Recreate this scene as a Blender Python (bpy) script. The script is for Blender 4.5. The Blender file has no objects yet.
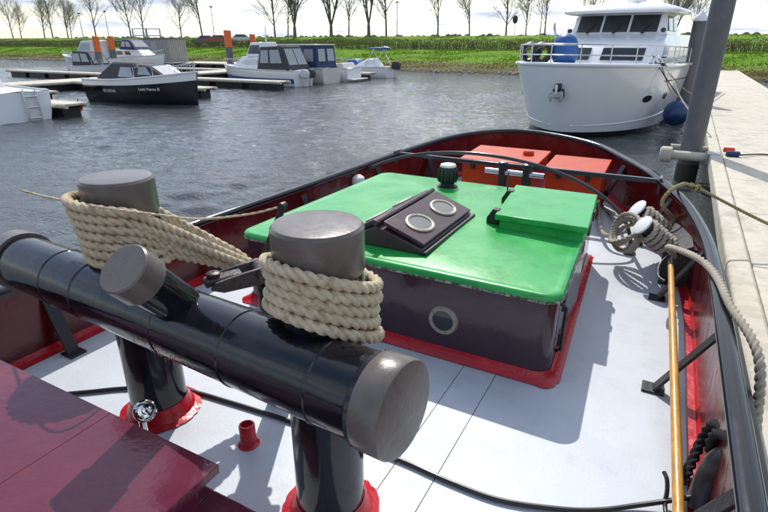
import bpy, math, random
from mathutils import Vector, Matrix, Quaternion
R = math.radians
random.seed(7)
scene = bpy.context.scene
col = scene.collection

# ------------------------------------------------------------------ camera, sky, sun, exposure
# world axes: the moored tug's own axes (+Y towards its bow, +X starboard), z = 0 on its deck, water at -0.9
EYE, YAW, PITCH, FPX = 1.6, R(28.5), math.atan((256 - 42) / 525.0), 525.0
WATER = -0.9
cd = bpy.data.cameras.new('camera'); cam = bpy.data.objects.new('camera', cd); col.objects.link(cam)
cam.location = (0, 0, EYE); cam.rotation_euler = (math.pi / 2 - PITCH, 0, YAW)
cd.sensor_fit = 'HORIZONTAL'; cd.sensor_width = 36.0; cd.lens = 36.0 * FPX / 768.0
cd.clip_start = 0.02; cd.clip_end = 6000.0
scene.camera = cam
SUN_EL, SUN_AZ = R(47), R(27.0)                 # azimuth measured from +Y towards -X
world = bpy.data.worlds.new('World'); scene.world = world; world.use_nodes = True
wn, wl = world.node_tree.nodes, world.node_tree.links
wn.clear()
def N(nodes, t, **k):
    n = nodes.new(t)
    for a, b in k.items():
        if a in n.inputs.keys() if isinstance(a, str) else False: n.inputs[a].default_value = b
        else: setattr(n, a, b)
    return n
out = N(wn, 'ShaderNodeOutputWorld'); bg = N(wn, 'ShaderNodeBackground'); bg.inputs['Strength'].default_value = 0.145
sky = N(wn, 'ShaderNodeTexSky', sky_type='NISHITA', sun_disc=False, sun_elevation=SUN_EL, sun_rotation=-SUN_AZ)
sky.air_density = 1.0; sky.dust_density = 1.2; sky.ozone_density = 1.3
tc = N(wn, 'ShaderNodeTexCoord'); sep = N(wn, 'ShaderNodeSeparateXYZ'); wl.new(tc.outputs['Generated'], sep.inputs[0])
zz = N(wn, 'ShaderNodeMath', operation='MAXIMUM'); wl.new(sep.outputs['Z'], zz.inputs[0]); zz.inputs[1].default_value = 0.0
za = N(wn, 'ShaderNodeMath', operation='ADD'); wl.new(zz.outputs[0], za.inputs[0]); za.inputs[1].default_value = 0.09
inv = N(wn, 'ShaderNodeMath', operation='DIVIDE'); inv.inputs[0].default_value = 1.0; wl.new(za.outputs[0], inv.inputs[1])
vs = N(wn, 'ShaderNodeVectorMath', operation='SCALE'); wl.new(tc.outputs['Generated'], vs.inputs[0]); wl.new(inv.outputs[0], vs.inputs['Scale'])
cn = N(wn, 'ShaderNodeTexNoise'); cn.inputs['Scale'].default_value = 0.85; cn.inputs['Detail'].default_value = 9; cn.inputs['Roughness'].default_value = 0.56
cn.inputs['Distortion'].default_value = 0.35
wl.new(vs.outputs[0], cn.inputs['Vector'])
cr = N(wn, 'ShaderNodeValToRGB'); cr.color_ramp.elements[0].position = 0.42; cr.color_ramp.elements[1].position = 0.62
wl.new(cn.outputs['Fac'], cr.inputs[0])
cn2 = N(wn, 'ShaderNodeTexNoise'); cn2.inputs['Scale'].default_value = 1.9; cn2.inputs['Detail'].default_value = 7
wl.new(vs.outputs[0], cn2.inputs['Vector'])
cc = N(wn, 'ShaderNodeValToRGB'); cc.color_ramp.elements[0].position = 0.35; cc.color_ramp.elements[1].position = 0.62
cc.color_ramp.elements[0].color = (3.1, 3.6, 4.4, 1); cc.color_ramp.elements[1].color = (5.3, 5.5, 5.8, 1)
wl.new(cn2.outputs['Fac'], cc.inputs[0])
cm = N(wn, 'ShaderNodeMix', data_type='RGBA'); hz_ = N(wn, 'ShaderNodeMapRange'); wl.new(zz.outputs[0], hz_.inputs[0]); hz_.inputs[1].default_value = 0.0; hz_.inputs[2].default_value = 0.16; hz_.inputs[3].default_value = 0.35; hz_.inputs[4].default_value = 0.0
hm_ = N(wn, 'ShaderNodeMath', operation='MAXIMUM'); wl.new(cr.outputs[0], hm_.inputs[0]); wl.new(hz_.outputs[0], hm_.inputs[1]); wl.new(hm_.outputs[0], cm.inputs[0]); wl.new(sky.outputs[0], cm.inputs[6]); wl.new(cc.outputs[0], cm.inputs[7])
wl.new(cm.outputs[2], bg.inputs['Color']); wl.new(bg.outputs[0], out.inputs[0])
sd = bpy.data.lights.new('sun', 'SUN'); sun = bpy.data.objects.new('sun', sd); col.objects.link(sun)
sd.energy = 2.8; sd.angle = R(0.53); sd.color = (1.0, 0.955, 0.89)
SUNV = Vector((-math.sin(SUN_AZ) * math.cos(SUN_EL), math.cos(SUN_AZ) * math.cos(SUN_EL), math.sin(SUN_EL)))
sun.rotation_euler = SUNV.to_track_quat('Z', 'Y').to_euler()
sun.location = (0, 0, 20)
scene.view_settings.view_transform = 'Standard'; scene.view_settings.look = 'None'
scene.view_settings.gamma = 1.0; scene.view_settings.exposure = 0.52
scene.view_settings.use_curve_mapping = False
scene.render.engine = 'CYCLES'
scene.cycles.use_denoising = True
scene.cycles.max_bounces = 8; scene.cycles.glossy_bounces = 4; scene.cycles.transmission_bounces = 6
scene.cycles.caustics_reflective = False; scene.cycles.caustics_refractive = False
scene.cycles.sample_clamp_indirect = 8.0

# ------------------------------------------------------------------ photo pixel -> point in the place
def ray(px, py):
    x = (px - 384) / FPX; d = (py - 256) / FPX
    y = math.cos(PITCH) - d * math.sin(PITCH); z = -math.sin(PITCH) - d * math.cos(PITCH)
    return Vector((x * math.cos(YAW) - y * math.sin(YAW), x * math.sin(YAW) + y * math.cos(YAW), z))
def PZ(px, py, z):
    r = ray(px, py); t = (z - EYE) / r.z; return Vector((0, 0, EYE)) + r * t
def PV(px, py, v):
    r = ray(px, py); return Vector((0, 0, EYE)) + r * (v / r.y)
def PU(px, py, u):
    r = ray(px, py); return Vector((0, 0, EYE)) + r * (u / r.x)
def PD(px, dist, z):
    """point at forward distance dist along the bearing of image column px (base height z)"""
    x = (px - 384) / FPX * dist * 1.08
    return Vector((x * math.cos(YAW) - dist * math.sin(YAW), x * math.sin(YAW) + dist * math.cos(YAW), z))

# ------------------------------------------------------------------ mesh helpers
class MB:
    def __init__(s): s.v = []; s.f = []
    def add(s, vs, fs):
        o = len(s.v); s.v += [tuple(p) for p in vs]; s.f += [tuple(i + o for i in f) for f in fs]; return s
    def box(s, c, size, rot=None):
        hx, hy, hz = size[0] / 2, size[1] / 2, size[2] / 2
        vs = [Vector((x, y, z)) for x in (-hx, hx) for y in (-hy, hy) for z in (-hz, hz)]
        if rot is not None: vs = [rot @ p for p in vs]
        c = Vector(c)
        return s.add([p + c for p in vs], [(0, 1, 3, 2), (4, 6, 7, 5), (0, 4, 5, 1), (2, 3, 7, 6), (0, 2, 6, 4), (1, 5, 7, 3)])
    def bb(s, a, b):
        return s.box([(a[i] + b[i]) / 2 for i in range(3)], [abs(b[i] - a[i]) for i in range(3)])
    def rings(s, rings, cap0=True, cap1=True, closed=True):
        n = len(rings[0]); vs = [p for r in rings for p in r]; fs = []
        m = n if closed else n - 1
        for i in range(len(rings) - 1):
            for j in range(m):
                k = (j + 1) % n
                fs.append((i * n + j, i * n + k, (i + 1) * n + k, (i + 1) * n + j))
        if cap0: fs.append(tuple(range(n - 1, -1, -1)))
        if cap1: fs.append(tuple((len(rings) - 1) * n + j for j in range(n)))
        return s.add(vs, fs)
    def tube(s, pts, r, n=8, cap=True, closed=False):
        pts = [Vector(p) for p in pts]; fr = frames(pts, closed)
        rr = r if callable(r) else ((lambda i, k: r[i]) if isinstance(r, (list, tuple)) else (lambda i, k: r))
        rg = []
        for i, (p, (t, a, b)) in enumerate(zip(pts, fr)):
            q = rr(i, len(pts)); rg.append([p + (a * math.cos(2 * math.pi * j / n) + b * math.sin(2 * math.pi * j / n)) * q for j in range(n)])
        if closed: rg.append(rg[0]); cap = False
        return s.rings(rg, cap, cap)
    def lathe(s, prof, c=(0, 0, 0), axis=(0, 0, 1), n=32, cap=True):
        q = Vector(axis).normalized().to_track_quat('Z', 'Y'); c = Vector(c)
        rg = [[c + q @ Vector((r * math.cos(2 * math.pi * j / n), r * math.sin(2 * math.pi * j / n), z)) for j in range(n)] for r, z in prof]
        return s.rings(rg, cap and prof[0][0] > 1e-6, cap and prof[-1][0] > 1e-6)
    def prism(s, poly, z0, z1):
        return s.rings([[(x, y, z0) for x, y in poly], [(x, y, z1) for x, y in poly]])
    def plate(s, poly, thick):
        """flat polygon of 3D points thickened along its normal, both ways"""
        p = [Vector(q) for q in poly]; nrm = (p[1] - p[0]).cross(p[2] - p[1]).normalized() * thick / 2
        return s.rings([[q - nrm for q in p], [q + nrm for q in p]])
    def xf(s, m):
        s.v = [tuple(m @ Vector(p)) for p in s.v]; return s
    def build(s, name, mat, parent=None, smooth=35, bevel=0.0, seg=2):
        me = bpy.data.meshes.new(name); me.from_pydata(s.v, [], s.f); me.update()
        if smooth:
            me.polygons.foreach_set('use_smooth', [True] * len(me.polygons)); me.set_sharp_from_angle(angle=R(smooth))
        me.materials.append(mat)
        return link(name, me, parent, bevel, seg)
def link(name, me, parent=None, bevel=0.0, seg=2):
    o = bpy.data.objects.new(name, me); col.objects.link(o)
    if parent is not None:
        o.parent = parent; p = parent
        m = Matrix.Identity(4)
        while p is not None:
            m = Matrix.LocRotScale(p.location, p.rotation_euler, p.scale) @ (p.matrix_parent_inverse if False else Matrix.Identity(4)) @ m if False else (Matrix.LocRotScale(p.location, p.rotation_euler, p.scale) if p.type == 'EMPTY' else Matrix.Identity(4)) @ m
            p = p.parent
        o.matrix_parent_inverse = m.inverted()
        if parent.type != 'EMPTY': o.matrix_parent_inverse = Matrix.Identity(4)
    if bevel:
        b = o.modifiers.new('bevel', 'BEVEL'); b.width = bevel; b.segments = seg; b.limit_method = 'ANGLE'; b.angle_limit = R(40); b.harden_normals = False
    return o
def frames(pts, closed=False):
    n = len(pts); ts = []
    for i in range(n):
        a = pts[i - 1] if (i or closed) else pts[i]; b = pts[(i + 1) % n] if (i < n - 1 or closed) else pts[i]
        d = b - a; ts.append(d.normalized() if d.length > 1e-9 else Vector((0, 0, 1)))
    up = Vector((0, 0, 1)) if abs(ts[0].z) < 0.9 else Vector((1, 0, 0))
    a = ts[0].cross(up).normalized(); fr = []
    for i in range(n):
        if i: a = ts[i - 1].rotation_difference(ts[i]) @ a
        a = (a - ts[i] * a.dot(ts[i])).normalized(); fr.append((ts[i], a, ts[i].cross(a)))
    return fr
def spline(pts, per=12):
    p = [Vector(q) for q in pts]; p = [p[0] * 2 - p[1]] + p + [p[-1] * 2 - p[-2]]; o = []
    for i in range(1, len(p) - 2):
        for k in range(per):
            t = k / per; a, b, c, d = p[i - 1:i + 3]
            o.append(0.5 * ((2 * b) + (c - a) * t + (2 * a - 5 * b + 4 * c - d) * t * t + (3 * b - a - 3 * c + d) * t ** 3))
    return o + [p[-2]]
def resample(pts, step):
    pts = [Vector(p) for p in pts]; o = [pts[0].copy()]; need = step
    for a, b in zip(pts, pts[1:]):
        L = (b - a).length; 
        if L < 1e-9: continue
        d = need
        while d <= L: o.append(a + (b - a) * (d / L)); d += step
        need = d - L
    return o
def rope_mesh(pts, Rr, pitch=None, n=21, step=None):
    """a laid three-strand rope: lobed section twisting along the path"""
    pitch = pitch or Rr * 5.3; step = step or pitch / 16
    pts = resample(pts, step); fr = frames(pts); m = MB(); rg = []
    a = Rr / 1.97; b = 0.97 * a
    for i, (p, (t, x, y)) in enumerate(zip(pts, fr)):
        ph = 2 * math.pi * i * step / pitch; ring = []
        vr = 1 + .035 * math.sin(i * .013 + 1) + .025 * math.sin(i * .047)
        for j in range(n):
            th = 2 * math.pi * j / n
            q = (th - ph) % (2 * math.pi / 3) - math.pi / 3
            r = b * math.cos(q) + math.sqrt(max(a * a - (b * math.sin(q)) ** 2, 0))
            ring.append(p + (x * math.cos(th) + y * math.sin(th)) * r * vr)
        rg.append(ring)
    return m.rings(rg)
def tag(o, label, cat, group=None, kind=None):
    if label: o['label'] = label
    if cat: o['category'] = cat
    if group: o['group'] = group
    if kind: o['kind'] = kind
    return o
def thing(name, label, cat, loc=(0, 0, 0), rz=0.0, group=None):
    o = bpy.data.objects.new(name, None); o.empty_display_size = 0.1; col.objects.link(o)
    o.location = loc; o.rotation_euler = (0, 0, rz)
    return tag(o, label, cat, group)
def struct(o): o['kind'] = 'structure'; return o
def copy_tree(o, parent=None):
    c = o.copy(); col.objects.link(c); c.parent = parent
    if parent is not None: c.matrix_parent_inverse = o.matrix_parent_inverse.copy()
    for ch in list(o.children): copy_tree(ch, c)
    return c

# ------------------------------------------------------------------ materials (procedural)
MATS = {}
def mat(name, c, rough=0.5, metal=0.0, var=0.12, vscale=6.0, bump=0.0, bscale=60.0, rvar=0.1, coat=0.0, c2=None, spec=0.5, trans=0.0, mottle=None):
    if name in MATS: return MATS[name]
    m = bpy.data.materials.new(name); m.use_nodes = True; MATS[name] = m
    n, l = m.node_tree.nodes, m.node_tree.links; b = n['Principled BSDF']
    t = n.new('ShaderNodeTexCoord'); no = n.new('ShaderNodeTexNoise'); no.inputs['Scale'].default_value = vscale
    no.inputs['Detail'].default_value = 8; no.inputs['Roughness'].default_value = 0.6; l.new(t.outputs['Object'], no.inputs['Vector'])
    rp = n.new('ShaderNodeValToRGB'); rp.color_ramp.elements[0].position = 0.3; rp.color_ramp.elements[1].position = 0.7
    lo = c2 or tuple(x * (1 - var) for x in c); hi = c if c2 else tuple(min(1, x * (1 + var)) for x in c)
    rp.color_ramp.elements[0].color = (*lo, 1); rp.color_ramp.elements[1].color = (*hi, 1)
    l.new(no.outputs['Fac'], rp.inputs[0]); cout = rp.outputs[0]
    if mottle:                                             # (colour, scale, threshold, amount): stains / chips / wear with their own shape
        for mc, ms, th, am in mottle:
            th = th - 0.055
            n2 = n.new('ShaderNodeTexNoise'); n2.inputs['Scale'].default_value = ms; n2.inputs['Detail'].default_value = 10; n2.inputs['Roughness'].default_value = 0.7
            l.new(t.outputs['Object'], n2.inputs['Vector'])
            r2 = n.new('ShaderNodeValToRGB'); r2.color_ramp.elements[0].position = th; r2.color_ramp.elements[1].position = th + 0.07
            r2.color_ramp.elements[1].color = (am, am, am, 1); l.new(n2.outputs['Fac'], r2.inputs[0])
            mx = n.new('ShaderNodeMix'); mx.data_type = 'RGBA'; l.new(r2.outputs[0], mx.inputs[0]); l.new(cout, mx.inputs[6]); mx.inputs[7].default_value = (*mc, 1); cout = mx.outputs[2]
    l.new(cout, b.inputs['Base Color'])
    mr = n.new('ShaderNodeMapRange'); l.new(no.outputs['Fac'], mr.inputs[0]); mr.inputs[1].default_value = 0.25; mr.inputs[2].default_value = 0.75
    mr.inputs[3].default_value = max(0.02, rough - rvar); mr.inputs[4].default_value = min(1, rough + rvar); l.new(mr.outputs[0], b.inputs['Roughness'])
    b.inputs['Metallic'].default_value = metal; b.inputs['Coat Weight'].default_value = coat; b.inputs['Coat Roughness'].default_value = 0.08
    b.inputs['Specular IOR Level'].default_value = spec; b.inputs['Transmission Weight'].default_value = trans
    if bump:
        nb = n.new('ShaderNodeTexNoise'); nb.inputs['Scale'].default_value = bscale; nb.inputs['Detail'].default_value = 6; l.new(t.outputs['Object'], nb.inputs['Vector'])
        bp = n.new('ShaderNodeBump'); bp.inputs['Strength'].default_value = bump; bp.inputs['Distance'].default_value = 0.02; l.new(nb.outputs['Fac'], bp.inputs['Height']); l.new(bp.outputs[0], b.inputs['Normal'])
    return m
M = {}
M['deck'] = mat('deck_paint', (0.53, 0.57, 0.615), 0.5, var=0.05, vscale=2.2, bump=0.06, bscale=70, rvar=0.14, mottle=[((0.40, 0.38, 0.35), 30, 0.68, 0.5), ((0.57, 0.61, 0.65), 3, 0.56, 0.45), ((0.42, 0.45, 0.48), 5, 0.61, 0.35), ((0.30, 0.20, 0.13), 70, 0.735, 0.7), ((0.45, 0.46, 0.46), 1.3, 0.60, 0.3)])
M['under'] = mat('seam_dark', (0.06, 0.06, 0.065), 0.8)
M['black'] = mat('black_enamel', (0.008, 0.009, 0.013), 0.12, var=0.3, vscale=9, bump=0.20, bscale=5, rvar=0.06, coat=0.0, mottle=[((0.10, 0.10, 0.11), 55, 0.75, 0.6), ((0.045, 0.032, 0.03), 8, 0.66, 0.5)])
M['rail'] = mat('rail_black', (0.008, 0.010, 0.016), 0.13, bump=0.06, bscale=7, rvar=0.05, coat=0.0, mottle=[((0.25, 0.24, 0.24), 60, 0.76, 0.5)])
M['blackmatt'] = mat('black_steel', (0.018, 0.017, 0.018), 0.42, bump=0.2, bscale=60, mottle=[((0.12, 0.08, 0.06), 40, 0.72, 0.6)])
M['cap'] = mat('brown_grey_enamel', (0.122, 0.102, 0.090), 0.3, var=0.08, vscale=20, bump=0.06, bscale=40, rvar=0.08, mottle=[((0.22, 0.20, 0.19), 70, 0.75, 0.5)])
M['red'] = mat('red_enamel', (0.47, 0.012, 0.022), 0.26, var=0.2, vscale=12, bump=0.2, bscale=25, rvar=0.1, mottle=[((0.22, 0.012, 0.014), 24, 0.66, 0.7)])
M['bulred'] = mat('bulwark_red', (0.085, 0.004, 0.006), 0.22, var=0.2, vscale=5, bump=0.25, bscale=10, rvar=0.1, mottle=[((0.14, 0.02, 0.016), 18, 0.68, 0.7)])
M['lockred'] = mat('locker_red', (0.50, 0.050, 0.010), 0.42, var=0.1, bump=0.06, bscale=20, spec=0.25, mottle=[((0.30, 0.03, 0.012), 12, 0.64, 0.5)])
M['green'] = mat('roof_green', (0.014, 0.335, 0.060), 0.3, var=0.10, vscale=3.5, bump=0.05, bscale=28, rvar=0.1, mottle=[((0.05, 0.40, 0.10), 2.6, 0.50, 0.5), ((0.012, 0.25, 0.045), 5, 0.60, 0.55), ((0.30, 0.52, 0.32), 34, 0.73, 0.4), ((0.45, 0.55, 0.42), 120, 0.77, 0.6)])
M['wall'] = mat('house_aubergine', (0.048, 0.023, 0.034), 0.13, var=0.15, vscale=4, bump=0.25, bscale=5, rvar=0.05, coat=0.0, mottle=[((0.012, 0.010, 0.010), 14, 0.70, 0.6)])
M['maroon'] = mat('casing_maroon', (0.125, 0.023, 0.043), 0.15, var=0.14, vscale=4, bump=0.08, bscale=25, rvar=0.1, mottle=[((0.21, 0.03, 0.03), 7, 0.60, 0.4), ((0.5, 0.42, 0.38), 95, 0.80, 0.7)])
M['purple'] = mat('skylight_aubergine', (0.062, 0.030, 0.042), 0.32, var=0.1, bump=0.08, bscale=50)
M['rope'] = mat('manila_rope', (0.80, 0.68, 0.48), 0.85, var=0.2, vscale=16, bump=0.6, bscale=420, c2=(0.66, 0.53, 0.35), spec=0.2, mottle=[((0.10, 0.42, 0.34), 26, 0.665, 0.8), ((0.36, 0.26, 0.15), 14, 0.585, 0.5)])
M['oldrope'] = mat('grey_rope', (0.60, 0.54, 0.43), 0.9, bump=0.6, bscale=400, c2=(0.44, 0.38, 0.29), spec=0.2)
M['yrope'] = mat('olive_rope', (0.42, 0.36, 0.20), 0.9, bump=0.6, bscale=400, c2=(0.30, 0.26, 0.14), spec=0.2)
M['blkrope'] = mat('black_rope', (0.02, 0.02, 0.021), 0.75, bump=0.6, bscale=300, spec=0.3)
M['rubber'] = mat('black_cable', (0.015, 0.015, 0.016), 0.4)
M['brass'] = mat('dull_bronze', (0.34, 0.31, 0.25), 0.45, metal=0.5, bump=0.1, bscale=80)
M['porthole_glass'] = mat('porthole_glass', (0.020, 0.024, 0.028), 0.08, rvar=0.03, coat=0.5)
M['skyglass'] = mat('skylight_glass', (0.17, 0.165, 0.16), 0.12, rvar=0.05, coat=0.5)
M['chrome'] = mat('chrome', (0.75, 0.74, 0.72), 0.1, metal=1.0, rvar=0.05)
M['steel'] = mat('stainless', (0.60, 0.61, 0.63), 0.22, metal=1.0, rvar=0.08)
M['hoop'] = mat('grey_hoop_paint', (0.040, 0.044, 0.052), 0.2)
M['hook'] = mat('hook_brown_steel', (0.060, 0.043, 0.040), 0.45, bump=0.3, bscale=50, mottle=[((0.12, 0.075, 0.05), 30, 0.62, 0.6)])
M['wood'] = mat('varnished_pole', (0.55, 0.28, 0.055), 0.35, var=0.2, vscale=14, bump=0.1, bscale=40, mottle=[((0.30, 0.14, 0.03), 30, 0.66, 0.6)])
M['white'] = mat('white_paint', (0.78, 0.78, 0.77), 0.35, var=0.04)
M['gel'] = mat('yacht_gelcoat', (0.82, 0.825, 0.83), 0.16, var=0.025, vscale=1.2, coat=0.5, rvar=0.05, bump=0.03, bscale=3)
M['cream'] = mat('cream_gelcoat', (0.66, 0.64, 0.58), 0.25, var=0.06, vscale=2, mottle=[((0.45, 0.42, 0.36), 7, 0.66, 0.5)])
M['boatgrey'] = mat('pale_grey_gelcoat', (0.60, 0.61, 0.62), 0.25, var=0.06, vscale=2)
M['glass'] = mat('dark_window', (0.014, 0.018, 0.022), 0.05, rvar=0.02, coat=0.6)
M['clear'] = mat('clear_vinyl', (0.30, 0.32, 0.34), 0.1, rvar=0.04, coat=0.3)
M['navy'] = mat('navy_canvas', (0.020, 0.040, 0.12), 0.7, var=0.2)
M['blue'] = mat('blue_cover', (0.022, 0.095, 0.30), 0.45, var=0.15, vscale=4, bump=0.5, bscale=9)
M['charcoal'] = mat('charcoal_canvas', (0.045, 0.047, 0.055), 0.75, var=0.2)
M['blackhull'] = mat('black_gelcoat', (0.008, 0.009, 0.012), 0.12, rvar=0.04, coat=0.5)
M['fenderblue'] = mat('fender_blue', (0.014, 0.045, 0.13), 0.35, var=0.2)
M['beige'] = mat('beige_pontoon', (0.55, 0.50, 0.40), 0.7, var=0.1, vscale=4, bump=0.15, bscale=40, mottle=[((0.40, 0.36, 0.28), 5, 0.56, 0.5), ((0.28, 0.27, 0.21), 1.6, 0.60, 0.45), ((0.20, 0.19, 0.15), 60, 0.73, 0.7)])
M['float'] = mat('black_float', (0.012, 0.012, 0.013), 0.5, var=0.3)
M['pile'] = mat('grey_pile', (0.118, 0.118, 0.125), 0.5, var=0.15, vscale=4, bump=0.1, bscale=20, mottle=[((0.19, 0.185, 0.18), 6, 0.62, 0.4)])
M['orange'] = mat('orange_band', (0.72, 0.14, 0.02), 0.5, var=0.1)
M['oring'] = mat('orange_buoy', (0.75, 0.05, 0.015), 0.4, var=0.1)
M['bark'] = mat('grey_bark', (0.15, 0.135, 0.115), 0.9, var=0.25, bump=0.3, bscale=8)
M['twig'] = mat('budding_twig', (0.25, 0.225, 0.19), 0.9, var=0.3, vscale=0.7)
M['hedge'] = mat('hedge_leaf', (0.150, 0.145, 0.060), 0.8, var=0.35, vscale=1.1, c2=(0.125, 0.105, 0.060))
M['hedgetwig'] = mat('hedge_twig', (0.17, 0.14, 0.09), 0.9, var=0.3)
M['grass'] = mat('grass_blade', (0.165, 0.30, 0.022), 0.8, vscale=0.25, c2=(0.115, 0.22, 0.018), spec=0.05)
M['reed'] = mat('bank_weed', (0.22, 0.20, 0.06), 0.9, vscale=0.5, c2=(0.17, 0.13, 0.055), spec=0.05)
M['stone'] = mat('bank_stone', (0.42, 0.40, 0.37), 0.9, var=0.3, vscale=3, bump=0.4, bscale=10)
M['shed'] = mat('shed_board', (0.34, 0.325, 0.30), 0.8, var=0.12, vscale=3)
M['roofgrey'] = mat('grey_roofing', (0.20, 0.20, 0.20), 0.8)
M['galv'] = mat('galvanised', (0.32, 0.33, 0.34), 0.45, metal=0.6)
M['wood_far'] = mat('far_wood', (0.045, 0.055, 0.045), 0.9, var=0.3, vscale=0.02)
M['red_car'] = mat('car_red', (0.35, 0.02, 0.02), 0.25, coat=0.5)
M['blue_car'] = mat('car_blue', (0.04, 0.09, 0.22), 0.25, coat=0.5)
M['silver_car'] = mat('car_silver', (0.5, 0.51, 0.53), 0.3, metal=0.3, coat=0.5)
M['tyre'] = mat('tyre', (0.015, 0.015, 0.015), 0.8)

def water_material():
    m = bpy.data.materials.new('water'); m.use_nodes = True
    n, l = m.node_tree.nodes, m.node_tree.links; b = n['Principled BSDF']
    b.inputs['Base Color'].default_value = (0.058, 0.066, 0.068, 1); b.inputs['Roughness'].default_value = 0.035
    b.inputs['IOR'].default_value = 1.33
    g = n.new('ShaderNodeNewGeometry'); prev = None
    for i, (sx, sy, sc, dist, st, rot) in enumerate(((1, 1.8, 3.4, 0.05, 0.5, 0.35), (1, 1.5, 12.0, 0.03, 0.7, 0.45))):
        mp = n.new('ShaderNodeMapping'); mp.inputs['Scale'].default_value = (sx, sy, 1); mp.inputs['Rotation'].default_value = (0, 0, rot - 0.5)
        l.new(g.outputs['Position'], mp.inputs['Vector'])
        no = n.new('ShaderNodeTexNoise'); no.inputs['Scale'].default_value = sc; no.inputs['Detail'].default_value = 3.5; no.inputs['Roughness'].default_value = 0.55; no.inputs['Distortion'].default_value = 0.3
        l.new(mp.outputs[0], no.inputs['Vector'])
        bp = n.new('ShaderNodeBump'); bp.inputs['Strength'].default_value = st; bp.inputs['Distance'].default_value = dist
        l.new(no.outputs['Fac'], bp.inputs['Height'])
        if prev: l.new(prev.outputs[0], bp.inputs['Normal'])
        prev = bp
    l.new(prev.outputs[0], b.inputs['Normal'])
    return m
def terrain_material():
    m = bpy.data.materials.new('terrain_grass'); m.use_nodes = True
    n, l = m.node_tree.nodes, m.node_tree.links; b = n['Principled BSDF']; b.inputs['Roughness'].default_value = 0.95
    b.inputs['Specular IOR Level'].default_value = 0.15
    g = n.new('ShaderNodeNewGeometry'); sp = n.new('ShaderNodeSeparateXYZ'); l.new(g.outputs['Position'], sp.inputs[0])
    no = n.new('ShaderNodeTexNoise'); no.inputs['Scale'].default_value = 0.55; no.inputs['Detail'].default_value = 9; l.new(g.outputs['Position'], no.inputs['Vector'])
    ad = n.new('ShaderNodeMath'); ad.operation = 'MULTIPLY_ADD'; l.new(no.outputs['Fac'], ad.inputs[0]); ad.inputs[1].default_value = 0.9; l.new(sp.outputs['Z'], ad.inputs[2])
    r = n.new('ShaderNodeValToRGB'); e = r.color_ramp.elements
    mr = n.new('ShaderNodeMapRange'); l.new(ad.outputs[0], mr.inputs[0]); mr.inputs[1].default_value = -0.8; mr.inputs[2].default_value = 1.2; l.new(mr.outputs[0], r.inputs[0])
    e[0].position = 0.0; e[0].color = (0.16, 0.14, 0.10, 1); e[1].position = 1.0; e[1].color = (0.14, 0.265, 0.020, 1)
    x = e.new(0.2); x.color = (0.10, 0.085, 0.045, 1); x = e.new(0.5); x.color = (0.17, 0.17, 0.06, 1); x = e.new(0.60); x.color = (0.14, 0.27, 0.020, 1)
    l.new(r.outputs[0], b.inputs['Base Color'])
    bp = n.new('ShaderNodeBump'); bp.inputs['Strength'].default_value = 0.8; bp.inputs['Distance'].default_value = 0.3
    n3 = n.new('ShaderNodeTexNoise'); n3.inputs['Scale'].default_value = 3.0; n3.inputs['Detail'].default_value = 8; l.new(g.outputs['Position'], n3.inputs['Vector']); l.new(n3.outputs['Fac'], bp.inputs['Height']); l.new(bp.outputs[0], b.inputs['Normal'])
    return m
def translucent(m, amount):
    n, l = m.node_tree.nodes, m.node_tree.links; b = n['Principled BSDF']; o = next(x for x in n if x.type == 'OUTPUT_MATERIAL')
    tr = n.new('ShaderNodeBsdfTranslucent'); mx = n.new('ShaderNodeMixShader'); mx.inputs[0].default_value = amount
    l.new(b.inputs['Base Color'].links[0].from_socket, tr.inputs['Color']); l.new(b.outputs[0], mx.inputs[1]); l.new(tr.outputs[0], mx.inputs[2]); l.new(mx.outputs[0], o.inputs['Surface'])
for k_, a_ in (('grass', .35), ('reed', .35), ('hedge', .25)): translucent(M[k_], a_)
M['water'] = water_material(); M['terrain'] = terrain_material()

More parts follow.
